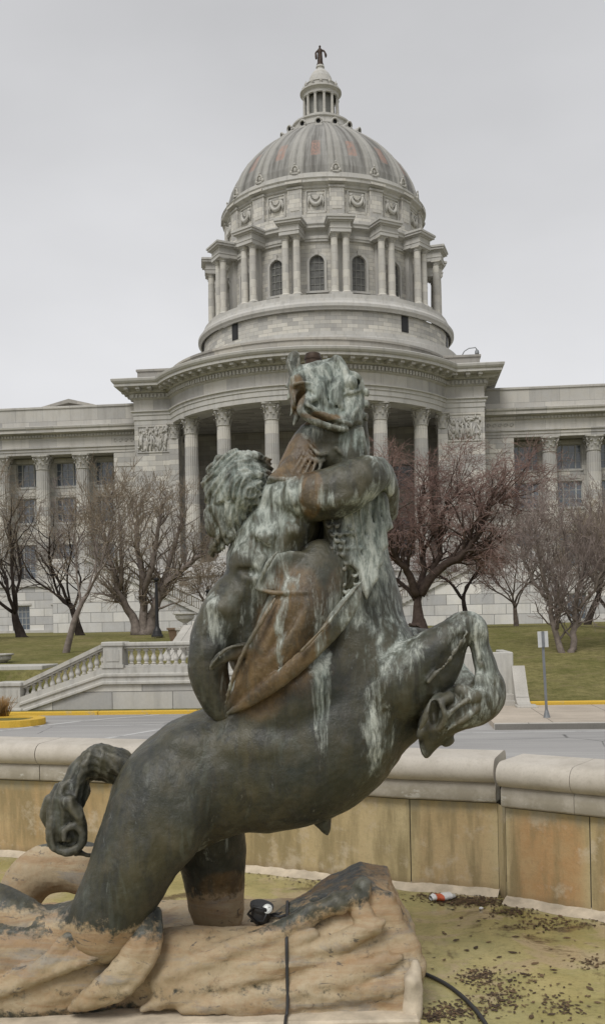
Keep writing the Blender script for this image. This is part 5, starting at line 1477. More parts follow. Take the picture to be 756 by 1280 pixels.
# ================================================================== THE BRONZE CENTAUR GROUP
D0 = 5.6
def bronze_mat():
    t = NT('weathered_bronze')
    n1 = t.noise(2.2, 6, 0.6); n2 = t.noise(9.0, 6, 0.68); n3 = t.noise(38.0, 5, 0.7)
    st = t.noise(7.0, 7, 0.68, stretch=(1.6,1.6,0.26), dist=0.6); st2 = t.noise(20.0, 6, 0.7, stretch=(1.3,1.3,0.3), dist=0.8)
    g = t.attr('green'); b = t.attr('brown'); s = t.attr('sand')
    base = t.mix(t.ramp(n1, 0.35, 0.65), (0.024,0.029,0.024), (0.066,0.060,0.034))
    base = t.mix(t.ramp(st, 0.46, 0.60, 0, 0.75), base, (0.022,0.025,0.024))
    st3 = t.noise(3.6, 7, 0.7, stretch=(1.8,1.8,0.35), dist=1.0)
    base = t.mix(t.ramp(st3, 0.54, 0.66, 0, 0.55), base, (0.105,0.118,0.098))
    base = t.mix(t.ramp(n2, 0.5, 0.7, 0, 0.3), base, (0.11,0.09,0.055))
    # brown, rusty wear
    bm = t.ramp(t.math('ADD', b, t.math('MULTIPLY', t.math('SUBTRACT', st, 0.5), 0.9)), 0.35, 0.62)
    brown = t.mix(t.ramp(n2, 0.35, 0.62), (0.068,0.042,0.019), (0.165,0.108,0.05))
    brown = t.mix(t.ramp(st, 0.47, 0.60, 0, 0.7), brown, (0.05,0.042,0.028))
    brown = t.mix(t.ramp(n3, 0.55, 0.7, 0, 0.4), brown, (0.26,0.20,0.12))
    base = t.mix(bm, base, brown)
    # verdigris: runs and blotches
    k = t.math('ADD', t.math('MULTIPLY', st, 0.75), t.math('MULTIPLY', st2, 0.45))
    gm = t.ramp(t.math('ADD', g, t.math('MULTIPLY', t.math('SUBTRACT', k, 0.6), 3.0)), 0.38, 0.92)
    green = t.mix(t.ramp(st, 0.38, 0.60), (0.17,0.215,0.195), (0.50,0.53,0.485))
    green = t.mix(t.ramp(st2, 0.40, 0.56, 0.7, 0), green, (0.12,0.15,0.135))
    green = t.mix(t.ramp(n3, 0.52, 0.66, 0, 0.45), green, (0.075,0.085,0.07))
    base = t.mix(t.math('MULTIPLY', gm, 0.92), base, green)
    # lime-sand crust with flaking edges
    fl = t.noise(26.0, 6, 0.75)
    sm = t.ramp(t.math('ADD', t.math('ADD', s, t.math('MULTIPLY', t.math('SUBTRACT', n2, 0.5), 1.1)), t.math('MULTIPLY', t.math('SUBTRACT', fl, 0.5), 0.9)), 0.38, 0.60)
    sand = t.mix(t.ramp(n1, 0.35, 0.65), (0.31,0.225,0.125), (0.44,0.36,0.24))
    sand = t.mix(t.ramp(n2, 0.5, 0.7, 0, 0.5), sand, (0.36,0.225,0.115))
    gr = t.noise(3.0, 6, 0.7, stretch=(0.6,0.6,2.4), dist=0.5)
    sand = t.mix(t.ramp(gr, 0.53, 0.62, 0, 0.8), sand, (0.25,0.225,0.19))
    gr2 = t.noise(1.4, 7, 0.72, stretch=(0.5,0.5,3.4), dist=0.8)
    sand = t.mix(t.ramp(gr2, 0.48, 0.58, 0, 0.7), sand, (0.29,0.175,0.085))
    gr3 = t.noise(6.0, 7, 0.75, stretch=(0.8,0.8,2.0), dist=1.2)
    sand = t.mix(t.ramp(gr3, 0.60, 0.635, 0, 0.9), sand, (0.085,0.075,0.065))
    sand = t.mix(t.ramp(n3, 0.5, 0.7, 0, 0.3), sand, (0.25,0.17,0.10))
    base = t.mix(sm, base, sand)
    cav = t.n('ShaderNodeNewGeometry').outputs['Pointiness']
    base = t.mix(t.ramp(cav, 0.50, 0.60, 0, 0.35), base, (0.38,0.36,0.30))
    rough = t.math('ADD', t.ramp(n2, 0.3, 0.7, 0.30, 0.55), t.math('MULTIPLY', t.math('MAXIMUM', gm, sm), 0.28))
    nr = t.bump(t.noise(90.0, 4, 0.75), 0.35, 0.003, t.bump(n3, 0.5, 0.008, t.bump(st2, 0.35, 0.012, t.bump(n2, 0.2, 0.02))))
    t.done(base, rough, nr, spec=0.45)
    return t.m
M['bronze'] = bronze_mat()

class PX:
    """chain points given as (photo column, photo row, depth offset, radius in photo pixels) at the statue's real distance"""
    @staticmethod
    def p(q):
        d = D0 + q[2]; w = W(q[0], q[1], d); return (w.x, w.y, w.z, q[3]*d/1250.0)
def PC(F, pts, k=0.03, op='add', sq=1.0, sub=3): F.chain([PX.p(q) for q in pts], k, op, sq, sub)
def PE(F, q, r, k=0.03, op='add', rot=None):
    d = D0+q[2]; w = W(q[0], q[1], d); s = d/1250.0; F.ell(tuple(w), tuple(x*s for x in r), k, op, rot)
def PS(F, poly, dd, t, k=0.01, rnd=0.01, ax=0.0, az=0.0, cx=0.0, op='add'):
    P = [W(x, y, D0+dd) for x, y in poly]; F.sheet([(q.x, q.z) for q in P], D0+dd, t, k, rnd, ax, az, cx, op)
def box_of(pts, pad):
    P = [PX.p(q) for q in pts]; a = np.array([p[:3] for p in P]); r = np.array([p[3] for p in P])[:,None]
    return (a-r).min(0)-pad, (a+r).max(0)+pad

# pigment zones: (x px, y px, rx, ry, strength) — converted once to metres in the statue's own plane
def zone(V, Z, a0=1.6, a1=0.9):
    out = np.zeros(len(V))
    for (px, py, rx, ry, st) in Z:
        c = W(px, py, D0); s = D0/1250.0
        q = np.sqrt(((V[:,0]-c.x)/(rx*s))**2 + ((V[:,2]-c.z)/(ry*s))**2)
        out = np.maximum(out, st*np.clip(a0-q*a1, 0, 1))
    return out
GREEN = [(310,620,60,70,0.95),(345,645,50,45,0.6),(320,700,45,60,0.85),(330,650,50,30,1.1),(395,575,14,14,0.5),(410,500,60,50,1.0),(440,556,24,14,1.2),(460,660,38,90,1.0),(478,800,34,60,0.75),(468,905,18,55,0.8),(430,762,22,26,1.0),(400,845,9,60,1.2),(350,800,6,40,0.9),(418,495,34,36,1.6),(385,472,22,10,1.1),(300,612,40,50,1.3),(463,670,26,70,1.3),
         (596,800,22,60,0.95),(590,880,50,45,0.62),(560,790,20,20,0.6),(340,720,30,40,0.45),(355,620,26,22,1.1),(270,765,30,35,0.55),(440,700,30,60,0.85),(270,1060,20,20,0.5),(290,850,14,12,0.5),(430,740,30,40,0.7),(404,630,10,16,1.1),(470,585,12,10,0.7)]
DARK = [(432,606,32,20,0.9),(296,728,20,28,0.7),(258,850,20,40,0.8),(400,700,22,45,0.5),(540,850,30,26,0.4),(500,880,30,30,0.3),(374,502,8,18,0.9),(402,531,22,4,0.7),(364,578,22,26,0.9),(386,625,8,22,0.9),(345,600,14,8,0.5)]
BROWN = [(364,578,30,30,1.2),(388,626,13,26,1.2),(371,500,9,20,1.3),(402,530,24,5,1.1),(365,785,42,75,0.95),(322,850,40,45,0.8),(430,740,30,40,0.5),(410,880,80,80,0.35),(300,990,120,60,0.3),(530,850,60,40,0.3),(275,1125,30,22,0.9)]
def pigments(V, sandf=None, gscale=1.0, bscale=1.0, nrm=None):
    g = zone(V, GREEN)*gscale*0.74; b = zone(V, BROWN, 1.9, 1.3)*bscale
    g = np.clip(g - zone(V, DARK, 1.5, 1.0), 0, 2)
    if nrm is not None: g = np.clip(g + 0.22*np.clip(nrm[:,2], 0, 1)*(g > 0.15), 0, 1)
    s = np.zeros(len(V)) if sandf is None else sandf(V)
    return {'green': g*0.9+0.02, 'brown': b*0.9, 'sand': s}
STAT = empty('centaur_sculpture', (W(250,1200,5.7).x, 5.7, 0.0), 0,
    'large weathered bronze centaur wrestling a rearing sea creature on a sandy rock base', 'sculpture')
SO = np.array(STAT.location)
def finish(name, F, sm=2, amp=0.004, sandf=None, gs=1.0, bs=1.0, parent=STAT, mat='bronze', fr=14.0, disp=None):
    V, Q = F.mesh(); V = smooth_verts(V, Q, sm)
    N = vnormals(V, Q)
    if disp is not None: V = V + N*disp(V)[:,None]; N = vnormals(V, Q)
    if amp:
        d = np.array([noise.noise(Vector(v)*fr)+0.5*noise.noise(Vector(v)*fr*2.7) for v in V])
        V = V + N*(d*amp)[:,None]
    at = pigments(V, sandf, gs, bs, N)
    o = raw_mesh(name, V - SO, Q, M[mat], parent, at)
    return o
def low_sand(z0, w=0.06):
    return lambda V: np.clip((z0 - V[:,2])/w*0.5+0.5, 0, 1)
HV = 0.0125
lo = np.array(W(-60,1290,D0+0.9)); hi = np.array(W(660,560,D0-0.6))
# ---------------- horse body with its legs
F = Field((W(-110,1200,6.3).x, 4.95, 0.05), (W(650,800,5.6).x, 6.45, W(400,560,5.6).z), HV)
PC(F, [(206,1006,0.06,70),(250,972,0.05,76),(300,958,0.05,76),(345,955,.05,79),(400,930,.05,84),(438,890,.05,76),(446,830,.07,62),(444,765,.09,54),(436,700,.10,48),(425,640,.1,42),(418,590,.1,38)], 0.04, sub=4)
PC(F, [(300,905,-.10,34),(360,880,-.12,42),(400,850,-.12,40)], 0.06)           # withers
PC(F, [(470,880,-.02,50),(478,850,-.02,46),(474,805,0.0,38)], 0.05)            # chest
PC(F, [(470,915,.12,40),(455,960,.15,26)], 0.05)
PC(F, [(205,985,-.12,56),(186,1040,-.16,54),(165,1085,-.18,48),(146,1125,-.18,44),(130,1160,-.18,44)], 0.05)  # near thigh
PC(F, [(232,985,-.20,30),(222,1030,-.24,30),(205,1065,-.22,26)], 0.06)         # thigh muscle
PC(F, [(250,1000,.30,44),(262,1050,.38,42),(268,1095,.42,36),(272,1145,.44,31)], 0.04)   # far leg
PC(F, [(122,1150,-.16,32),(95,1160,-.14,27),(55,1165,-.08,26),(20,1146,-.04,27),(-20,1130,.02,28),(-80,1130,.1,30)], 0.03) # tail coil, near
PC(F, [(12,1170,.5,25),(20,1128,.5,26),(44,1092,.52,28),(80,1082,.52,28),(116,1088,.5,32),(160,1110,.4,36)], 0.03)
# near foreleg, knee up, flipper turned back under
PC(F, [(478,866,-.10,46),(505,846,-.16,38),(532,822,-.20,28),(558,800,-.22,20),(578,785,-.22,18)], 0.03)
PC(F, [(495,868,-.12,36),(530,852,-.17,27),(552,840,-.2,17),(568,815,-.21,12)], 0.03)
PC(F, [(572,782,-.22,16),(586,778,-.22,15),(594,786,-.22,14),(598,806,-.20,11),(604,825,-.20,12),(609,844,-.20,14),(611,858,-.20,18)], 0.012)
PC(F, [(612,856,-.20,18),(607,872,-.20,23),(592,884,-.20,25),(571,886,-.20,27),(552,897,-.20,25),(541,914,-.19,18),(535,932,-.18,9),(532,945,-.18,3)], 0.015)
for pts in ([(548,872,-.30,8),(538,884,-.33,6),(530,900,-.32,4),(524,912,-.3,2)], [(560,872,-.3,8),(548,880,-.34,6),(556,896,-.34,5),(548,912,-.3,3)],
            [(575,862,-.28,7),(590,872,-.30,8),(600,868,-.28,7)], [(528,915,-.24,7),(522,922,-.22,2)], [(560,925,-.2,9),(556,932,-.2,3)]):
    PC(F, pts, 0.008)
PE(F, (543,893,-.32), (7,20,18), 0.02, 'sub')
for pts in ([(588,772,-.28,3.5),(596,800,-.26,3.5),(602,830,-.26,4)], [(583,790,-.32,3),(560,822,-.34,4),(535,852,-.33,4)], [(600,882,-.31,2.5),(582,898,-.33,3),(560,912,-.32,2.5)], [(585,874,-.34,2.5),(570,884,-.35,3),(556,898,-.34,2.5)]):
    PC(F, pts, 0.012)
for i in range(4): PE(F, (600+5*i, 850+3*(i%3), -.24+.01*i), (7,8,9), 0.02)
for pts in ([(600,800,-.28,2.5),(606,835,-.28,2.5)], [(575,795,-.31,3),(548,832,-.34,3)]):
    PC(F, pts, 0.03, 'sub')
# far foreleg, folded
PC(F, [(480,815,.30,34),(520,803,.36,17),(545,812,.38,17),(566,842,.30,17),(585,862,.2,18)], 0.03)
PC(F, [(386,992,.12,22),(398,1012,.12,15),(405,1030,.12,8),(409,1044,.12,2)], 0.02)   # hanging point under the belly
# muscles and folds
for q, r in (((330,930,-.18),(60,34,26)),((240,930,-.12),(40,34,26)),((500,905,-.02),(30,26,26)),((425,960,-.14),(46,30,22))): PE(F, q, r, 0.06)
def horse_disp(V):
    o = np.zeros(len(V))
    for i, v in enumerate(V):
        q = Vector(v); o[i] = 0.012*noise.noise(q*2.8) + 0.006*(0.4-abs(noise.noise(Vector((v[0]*5,v[1]*5,v[2]*3)))*2))
    return o
horse = finish('horse_body', F, 2, 0.0035, disp=horse_disp, sandf= lambda V: np.clip((0.50-V[:,2]+0.10*np.clip(-V[:,0]-0.9,0,1))/0.10*0.5+0.5, 0, 1)*(V[:,0] < 0.2) + 0.75*((V[:,1] > 5.86)&(V[:,0] < -0.80)&(V[:,2] < 0.78)))
# ---------------- horse tail
F = Field((W(30,1085,5.7).x, 5.2, W(30,1090,5.7).z), (W(200,900,5.7).x, 6.2, W(30,905,5.7).z), 0.009)
sp = [(168,972,.05,20),(148,958,.05,20),(124,952,.05,19),(104,962,.03,20),(90,985,.02,19),(80,1010,0,18),(76,1030,0,17),(82,1048,0,15)]
PC(F, [(a,b,c,d*0.74) for a,b,c,d in sp], 0.01, sub=4)
PC(F, [(80,1012,-.04,11),(66,1032,-.06,8),(66,1054,-.07,6),(82,1065,-.07,5.5),(100,1058,-.07,5),(104,1042,-.08,4.5),(94,1032,-.09,4),(82,1038,-.10,3.5),(80,1050,-.10,3)], 0.006); PC(F, [(92,1010,-.05,9),(100,1030,-.04,8),(92,1052,-.03,7),(78,1060,-.03,5)], 0.006)
PC(F, [(90,1060,-.02,7),(108,1068,0,4),(118,1068,0,2)], 0.01); PC(F, [(64,1000,.0,8),(57,1020,0,6),(58,1034,0,3)], 0.01); PC(F, [(84,1000,-.08,9),(99,1020,-.08,7),(104,1040,-.06,5)], 0.01)
rr = random.Random(21)
for i in range(15):
    a = 2*PI*i/15; off = []
    for j, (x, y, d, r) in enumerate(sp):
        b = a + j*0.42; nx_, ny_ = (0.6, -0.8) if j > 3 else (0.2, -1.0)
        if j > 3: nx_, ny_ = 1.0, 0.1
        off.append((x+math.cos(b)*r*nx_*0.95, y+math.cos(b)*r*ny_*0.95, d+math.sin(b)*r*D0/1250.0*0.95, 4.6+rr.uniform(-1.2,1.4)))
    PC(F, off, 0.004)
finish('horse_tail', F, 1, 0.002, gs=0.4, disp=lambda V: np.array([0.010*(0.5-abs(noise.noise(Vector((v[0]*14,v[1]*14,v[2]*6))))*2.4) for v in V]))
bpy.data.objects['horse_tail'].data  # keeps the name for later edits
# ---------------- man's body
F = Field((W(228,900,5.4).x, 4.9, W(300,915,5.4).z), (W(510,560,5.6).x, 6.2, W(400,556,5.6).z), 0.0105)
PC(F, [(368,634,-.10,36),(350,662,-.10,44),(335,695,-.10,48),(322,735,-.10,42),(314,770,-.10,38),(322,815,-.08,38)], 0.03)
PC(F, [(335,646,-.06,30),(352,628,-.14,31),(382,623,-.22,30),(412,617,-.28,30),(440,606,-.29,29),(464,593,-.26,22),(474,596,-.16,17),(480,612,-.02,17),(482,640,.08,14)], 0.02, sub=4)   # arm round the neck
PC(F, [(400,628,-.34,15),(430,622,-.37,13),(455,606,-.34,11)], 0.02)
PC(F, [(300,745,-.12,34),(282,772,-.16,30),(266,800,-.18,26),(260,828,-.20,23),(264,855,-.18,21),(276,880,-.16,18),(292,896,-.14,14)], 0.03)   # other arm
PE(F, (262,812,-.22),(17,22,16),0.03); PE(F, (280,760,-.22),(24,24,16),0.03)
PC(F, [(330,662,-.04,26),(312,645,-.04,22)], 0.02)   # neck
for q, r in (((336,674,-.22),(20,28,12)),((366,664,-.235),(17,24,12)),((308,702,-.15),(20,32,16)),((330,724,-.20),(20,30,11)),((298,742,-.17),(15,26,14))): PE(F, q, r, 0.05)
PC(F, [(352,650,-.34,4),(342,690,-.34,6),(326,740,-.32,6)], 0.03, 'sub'); PC(F, [(316,672,-.30,3),(336,694,-.33,4)], 0.025, 'sub'); PC(F, [(300,712,-.28,3),(320,716,-.31,4)], 0.02, 'sub')
for i in range(4): PC(F, [(360+8*i,606-2*i,-.30+.01*i,3),(365+8*i,622,-.345,3.5),(372+8*i,642,-.31,3)], 0.006)   # wrinkled skin at the armpit
for q in ((470,588),(478,592),(484,599),(487,608)): PE(F, (q[0],q[1],-.2),(7,6,14),0.012)   # knuckles of the gripping hand
def man_disp(V):
    o = np.zeros(len(V))
    for i, v in enumerate(V):
        q = Vector(v); o[i] = 0.008*noise.noise(q*4) + 0.006*(0.4-abs(noise.noise(Vector((v[0]*11,v[1]*11,v[2]*6)))*2))
    return o
man = finish('man_body', F, 2, 0.003, disp=man_disp)
# ---------------- man's head and streaming hair
F = Field((W(245,700,5.5).x, 4.95, W(250,705,5.5).z), (W(352,560,5.6).x, 6.2, W(250,556,5.6).z), 0.0085)
PE(F, (299,613,-.10),(38,44,40),0.02); PE(F, (316,610,-.06),(26,38,34),0.02); PE(F, (288,640,-.14),(25,26,28),0.02)
PC(F, [(328,600,.0,14),(338,606,.01,6),(334,617,.01,7)], 0.02)
for a in range(7):      # big locks round the silhouette
    b = R(100+24*a); PC(F, [(299+34*math.cos(b-.3),613-39*math.sin(b-.3),-.16,8),(299+38*math.cos(b),613-43*math.sin(b),-.14,8),(299+37*math.cos(b+.35),613-41*math.sin(b+.35),-.10,5)], 0.008)
PC(F, [(306,574,-.14,7),(318,570,-.10,8),(332,580,-.04,7),(338,592,0,4)], 0.01)
PC(F, [(268,640,-.13,12),(270,658,-.14,11),(278,672,-.14,9),(270,684,-.14,6),(263,694,-.13,3)], 0.01)
PC(F, [(288,650,-.18,8),(293,664,-.18,8),(286,676,-.18,6),(276,686,-.16,3)], 0.01); PC(F, [(276,650,-.2,7),(280,664,-.2,6),(270,680,-.18,3)], 0.008)
PC(F, [(318,588,-.21,4.5),(324,593,-.22,4.5),(323,603,-.22,4),(318,607,-.21,3)], 0.005)   # ear
def hair_flow(V):
    c = W(318,634,D0-.1); k = D0/1250; o = np.zeros(len(V))
    for i, v in enumerate(V):
        q = Vector(v); wv = noise.noise_vector(q*3.0)
        x = (v[0]-c.x)/k + 16*wv.x; z = (v[2]-c.z)/k + 16*wv.z; r = math.hypot(x, z); th = math.atan2(z, x)
        a = noise.noise(Vector((r*0.13, th*0.9, v[1]*5))); b = noise.noise(Vector((r*0.34+5, th*1.6, v[1]*9))); d = noise.noise(Vector((r*0.8, th*2.2+3, v[1]*12)))
        o[i] = 0.016*(0.5-abs(a)*2.2) + 0.013*(0.4-abs(b)*2.0) + 0.006*d
    return o
finish('hair', F, 1, 0.001, parent=man, disp=hair_flow)
# ---------------- creature's head and neck
F = Field((W(326,640,5.5).x, 5.1, W(350,640,5.5).z), (W(500,430,5.6).x, 6.1, W(400,434,5.6).z), 0.0085)
FA, FZ = 0.25, 0.30
FP = [(363,473),(376,463),(394,456),(412,450),(420,447),(427,451),(434,465),(449,470),(455,486),(454,512),(451,535),(436,541),(410,538),(392,531),(377,521),(366,514),(360,488)]
fc = W(sum(q[0] for q in FP)/len(FP), sum(q[1] for q in FP)/len(FP), D0)
PS(F, FP, 0.0, 0.14, 0.02, 0.035, FA, FZ)
PE(F, (412,500,.10),(36,40,34),0.04)
def fd(x, y, off=0.0):       # depth offset of the face's front plane
    w_ = W(x, y, D0-.12); return -0.14 + FA*(w_.x-fc.x) + FZ*(w_.z-fc.z) + off
def FCn(pts, k=0.006, op='add', off=0.0): PC(F, [(x, y, fd(x, y, o+off), r) for x, y, o, r in pts], k, op)
PS(F, [(362,474),(376,464),(412,450),(420,449),(425,468),(412,478),(403,488),(394,495),(385,490),(375,487),(366,488)], -0.135, 0.03, 0.006, 0.012, FA, FZ)
PC(F, [(414,556,.04,34),(412,592,.04,38)], 0.03); PC(F, [(428,530,-.04,20),(434,556,-.06,22),(438,585,-.06,24)], 0.02); PC(F, [(404,540,-.05,16),(410,570,-.08,20)], 0.02)
PE(F, (378,500,fd(378,500)),(8,11,14),0.008,'sub'); PE(F, (392,503,fd(392,503)),(8,5,9),0.006,'sub')
FCn([(384,494,-.0,3),(377,503,-.01,3.5),(376,514,-.015,4),(385,523,-.015,4.2),(399,529,-.015,4.4),(416,534,-.012,4.4),(434,537,-.0,3)], 0.012)
FCn([(394,498,-.0,3),(386,501,-.012,3.2),(384,507,-.02,3.4),(393,513,-.022,3.6),(408,520,-.022,3.8),(424,527,-.014,3.6),(438,531,0,2.5)], 0.012)
FCn([(382,509,-.024,2.2),(393,518,-.03,2.8),(410,526,-.03,3),(430,532,-.02,2)], 0.004, 'sub')
FCn([(420,449,.0,6),(427,456,-.01,5),(431,468,-.02,5),(428,480,-.015,4),(424,492,-.005,3)], 0.01)
FCn([(431,468,-.01,4),(442,468,-.015,4),(450,476,-.01,4),(450,488,0,3.5)], 0.006)
PE(F, (437,479,fd(437,479,.01)),(13,13,7),0.006,'sub'); PE(F, (437,479,fd(437,479,-.012)),(10,10,10),0.003)
FCn([(430,486,-.01,2.5),(438,491,-.015,3),(448,489,-.01,2.5)], 0.004)
FCn([(424,470,0,5),(420,490,-.006,6),(424,508,0,5)], 0.02); FCn([(404,478,.0,5),(400,492,-.004,6),(408,506,.0,4)], 0.02)
FCn([(442,498,0,3),(446,510,-.005,3),(440,522,0,3)], 0.006); FCn([(395,482,.0,2),(380,478,-.035,2),(368,480,-.03,2)], 0.004)
PC(F, [(374,478,-.06,9),(369,464,-.06,8.5),(366,452,-.06,8),(368,444,-.06,6.5)], 0.008, sq=1.5)
PC(F, [(360,450,-.10,2.2),(363,462,-.13,2.6),(368,474,-.15,2.6)], 0.004); PC(F, [(374,448,-.10,2.2),(372,460,-.13,2.6)], 0.004)
for q in ((362,480,356,484),(362,490,359,500),(365,506,363,520),(369,518,367,532),(454,490,460,495),(455,504,461,510),(453,520,458,527)):
    PC(F, [(q[0]+3,q[1],-.08,4.5),(q[2],q[3],-.09,1.2)], 0.006)
rr = random.Random(4)
for i in range(14):      # veined, pitted cheek
    x = rr.uniform(398,436); y = rr.uniform(480,512); a = rr.uniform(0.6,1.9)
    FCn([(x,y,-.002,1.6),(x+6*math.cos(a),y+6*math.sin(a),-.006,2.0),(x+10*math.cos(a+.6),y+10*math.sin(a+.6),-.002,1.2)], 0.004, 'sub' if i % 2 else 'add')
for i in range(12):      # frill folds under the jaw
    x = 392+5.4*i; PC(F, [(x,536,-.14+.002*abs(i-4),3.2),(x+2,552,-.15+.002*abs(i-4),3.6),(x+1+rr.uniform(-4,6),572+rr.uniform(-4,10),-.13,2.6)], 0.006)
PC(F, [(440,545,-.10,5),(448,560,-.1,4),(455,572,-.08,3)], 0.006); PC(F, [(420,560,-.16,3),(436,574,-.15,3),(455,576,-.1,3)], 0.004)
PC(F, [(452,520,.0,6),(454,545,.0,6),(456,568,.0,6)], 0.01)
PC(F, [(392,548,-.01,22),(378,572,-.05,22),(358,592,-.10,13)], 0.02)
PS(F, [(380,544),(366,564),(350,584),(334,602),(344,607),(362,603),(384,602),(397,590),(412,568),(404,546)], -0.13, 0.05, 0.02, 0.03, 0.15, 0.7)
PC(F, [(335,603,-.22,3),(350,599,-.25,4),(366,602,-.27,4),(384,601,-.26,4),(396,590,-.24,3)], 0.004)
for i in range(5): PC(F, [(376+7*i,548,-.10,2.0),(380+6*i,566,-.15,2.6),(366+8*i,590,-.215,2.0)], 0.008)
for q in ((384,552,404,572),(380,562,402,580)): PC(F, [(q[0],q[1],-.13,2),((q[0]+q[2])/2+3,(q[1]+q[3])/2+5,-.19,2.5),(q[2]+4,q[3]-4,-.17,2)], 0.006)
head = finish('creature_head', F, 1, 0.003)
m = MB(); c = W(391,447,D0+.05); m.lathe([(0.045,-0.04),(0.045,0.0),(0.042,0.02),(0.036,0.024),(0,0.024)], 18, (0,0)); m.lathe([(0.049,-0.012),(0.049,0.0)], 18, (0,0)); o = m.build('pipe_cap', M['roofbronze'], STAT); o.location = Vector(c)-Vector(SO)
# ---------------- pale scaled fin on the creature's breast
F = Field((W(395,790,5.4).x, 4.95, W(395,790,5.4).z), (W(505,590,5.6).x, 5.9, W(400,600,5.6).z), 0.0085)
PS(F, [(402,648),(420,622),(448,606),(476,598),(486,622),(489,642),(493,658),(484,664),(486,682),(479,690),(479,704),(473,712),(473,724),(466,732),(457,751),(450,736),(446,716),(432,704),(414,690)], -0.20, 0.045, 0.02, 0.02, 0.35, 0.15, 1.2)
PC(F, [(430,630,-.18,22),(428,680,-.18,22),(424,720,-.16,20)], 0.03, sq=1.5)
for i in range(8): PC(F, [(436+6*i,622,-.262+.011*i,1.4),(444+4.2*i,668,-.275+.014*i,1.8),(455+1.8*i,722,-.26+.012*i,1.2)], 0.008, 'sub' if i % 2 else 'add')
for r_ in range(11):
    for c_ in range(5):
        x = 412+8.5*c_+(4.2 if r_ % 2 else 0); y = 655+9*r_
        x += rr.uniform(-1.3,1.3); y += rr.uniform(-1.5,1.5)
        if x > 452-r_*0.8 or rr.random() < 0.18: continue
        PC(F, [(x-4,y,-.272+.0010*abs(x-425),1.3),(x,y+4.6,-.285+.0010*abs(x-425),2.1),(x+4,y,-.272+.0010*abs(x-425),1.3)], 0.006)
finish('scaled_breast_fin', F, 1, 0.002, gs=1.0)
# ---------------- the long curled fin (fish tail) across the group
F = Field((W(250,905,5.2).x, 4.85, W(250,905,5.2).z), (W(470,660,5.6).x, 5.9, W(400,665,5.6).z), 0.009)
PC(F, [(402,706,-.20,32),(392,730,-.23,38),(374,765,-.27,42),(352,805,-.28,38),(328,842,-.28,28),(302,872,-.25,16),(282,890,-.22,4)], 0.02, sq=1.3, sub=4)
PS(F, [(392,690),(362,688),(345,692),(334,704),(326,720),(319,736),(330,737),(346,740),(368,738),(392,740),(402,720)], -0.30, 0.03, 0.012, 0.015, 0.15, 0.1)
PC(F, [(322,736,-.34,3),(345,741,-.38,3.5),(384,740,-.40,3)], 0.004); PC(F, [(322,734,-.34,2.5),(334,706,-.37,3),(346,690,-.36,2)], 0.004)
# broad blade edge
PC(F, [(452,726,-.40,2),(444,742,-.43,8),(432,762,-.45,13),(414,786,-.46,13),(390,812,-.45,12),(358,842,-.41,11),(320,870,-.35,9),(284,892,-.28,3)], 0.006, sq=2.6, sub=4)
PC(F, [(452,726,-.42,1.5),(434,748,-.48,2),(412,776,-.50,2.4),(384,806,-.49,2.4),(348,840,-.45,2)], 0.004)
PC(F, [(344,748,-.40,2.5),(326,778,-.42,3),(306,812,-.41,3),(292,846,-.38,3),(282,880,-.30,2)], 0.008)
PC(F, [(404,778,-.45,3),(372,812,-.46,4.5),(335,845,-.43,4)], 0.02, 'sub')
PC(F, [(306,812,-.33,10),(290,816,-.35,9),(274,824,-.35,7),(262,838,-.34,2)], 0.006, sq=1.8)
PC(F, [(304,806,-.36,2),(282,812,-.39,2.5),(262,834,-.36,1.5)], 0.004)
for i in range(6): PC(F, [(340-4*i,890-i*3,-.14,3),(366-3*i,858-i*8,-.24,5),(398,836-i*16,-.22,2)], 0.008)
for i in range(4): PC(F, [(392-8*i,700+6*i,-.40,2),(384-9*i,742+8*i,-.42,3),(352-8*i,800+9*i,-.40,2)], 0.02, 'sub')
finish('curled_fin', F, 2, 0.003)
# ---------------- finned rock base
F = Field((-3.3, 4.85, -0.03), (W(540,1150,5.3).x, 7.05, 0.86), 0.0125)
F.block((-1.55,6.1,0.08), (1.75,0.66,0.19), 0.10, 0.05)
F.block((-0.35,5.92,0.08), (0.95,0.47,0.20), 0.08, 0.05)
PC(F, [(190,1212,-.04,44),(250,1210,-.05,46),(330,1212,-.04,48),(400,1206,-.02,50),(450,1206,0,48)], 0.06); PC(F, [(190,1246,-.10,22),(300,1244,-.11,24),(400,1240,-.10,24),(480,1236,-.08,24)], 0.05)
PC(F, [(380,1190,.10,60),(450,1170,.12,62)], 0.06)
PS(F, [(290,1262),(296,1205),(322,1176),(345,1158),(382,1136),(420,1116),(455,1099),(470,1102),(487,1104),(500,1132),(519,1165),(521,1185),(514,1200),(512,1262)], 0.16, 0.34, 0.05, 0.06, 0.0, 0.35)
PC(F, [(455,1104,-.05,7),(448,1130,-.12,9),(462,1160,-.18,8)], 0.03); PC(F, [(340,1168,-.2,9),(390,1142,-.17,10),(440,1122,-.14,8)], 0.04)
for pts in ([(196,1228),(255,1200),(310,1180),(352,1164)],[(200,1244),(262,1222),(330,1196),(392,1168)],[(178,1262),(260,1236),(340,1210),(420,1180),(478,1152)],[(230,1262),(320,1248),(420,1226),(500,1196)],[(300,1262),(390,1250),(500,1232)]):
    PC(F, [(x, y, -.20-.0008*(y-1160)+0.008*math.sin(x*.05), 6+2*math.sin(x*.03+y)) for x, y in pts], 0.06, sub=4)
0 and PC(F, [(300,1195,-0.280,5),(360,1180,-0.300,7),(440,1160,-0.280,5)], 0.02, 'sub'); 0 and PC(F, [(200,1240,-0.380,5),(300,1232,-0.380,7),(400,1226,-0.360,6),(480,1222,-0.320,5)], 0.02, 'sub')
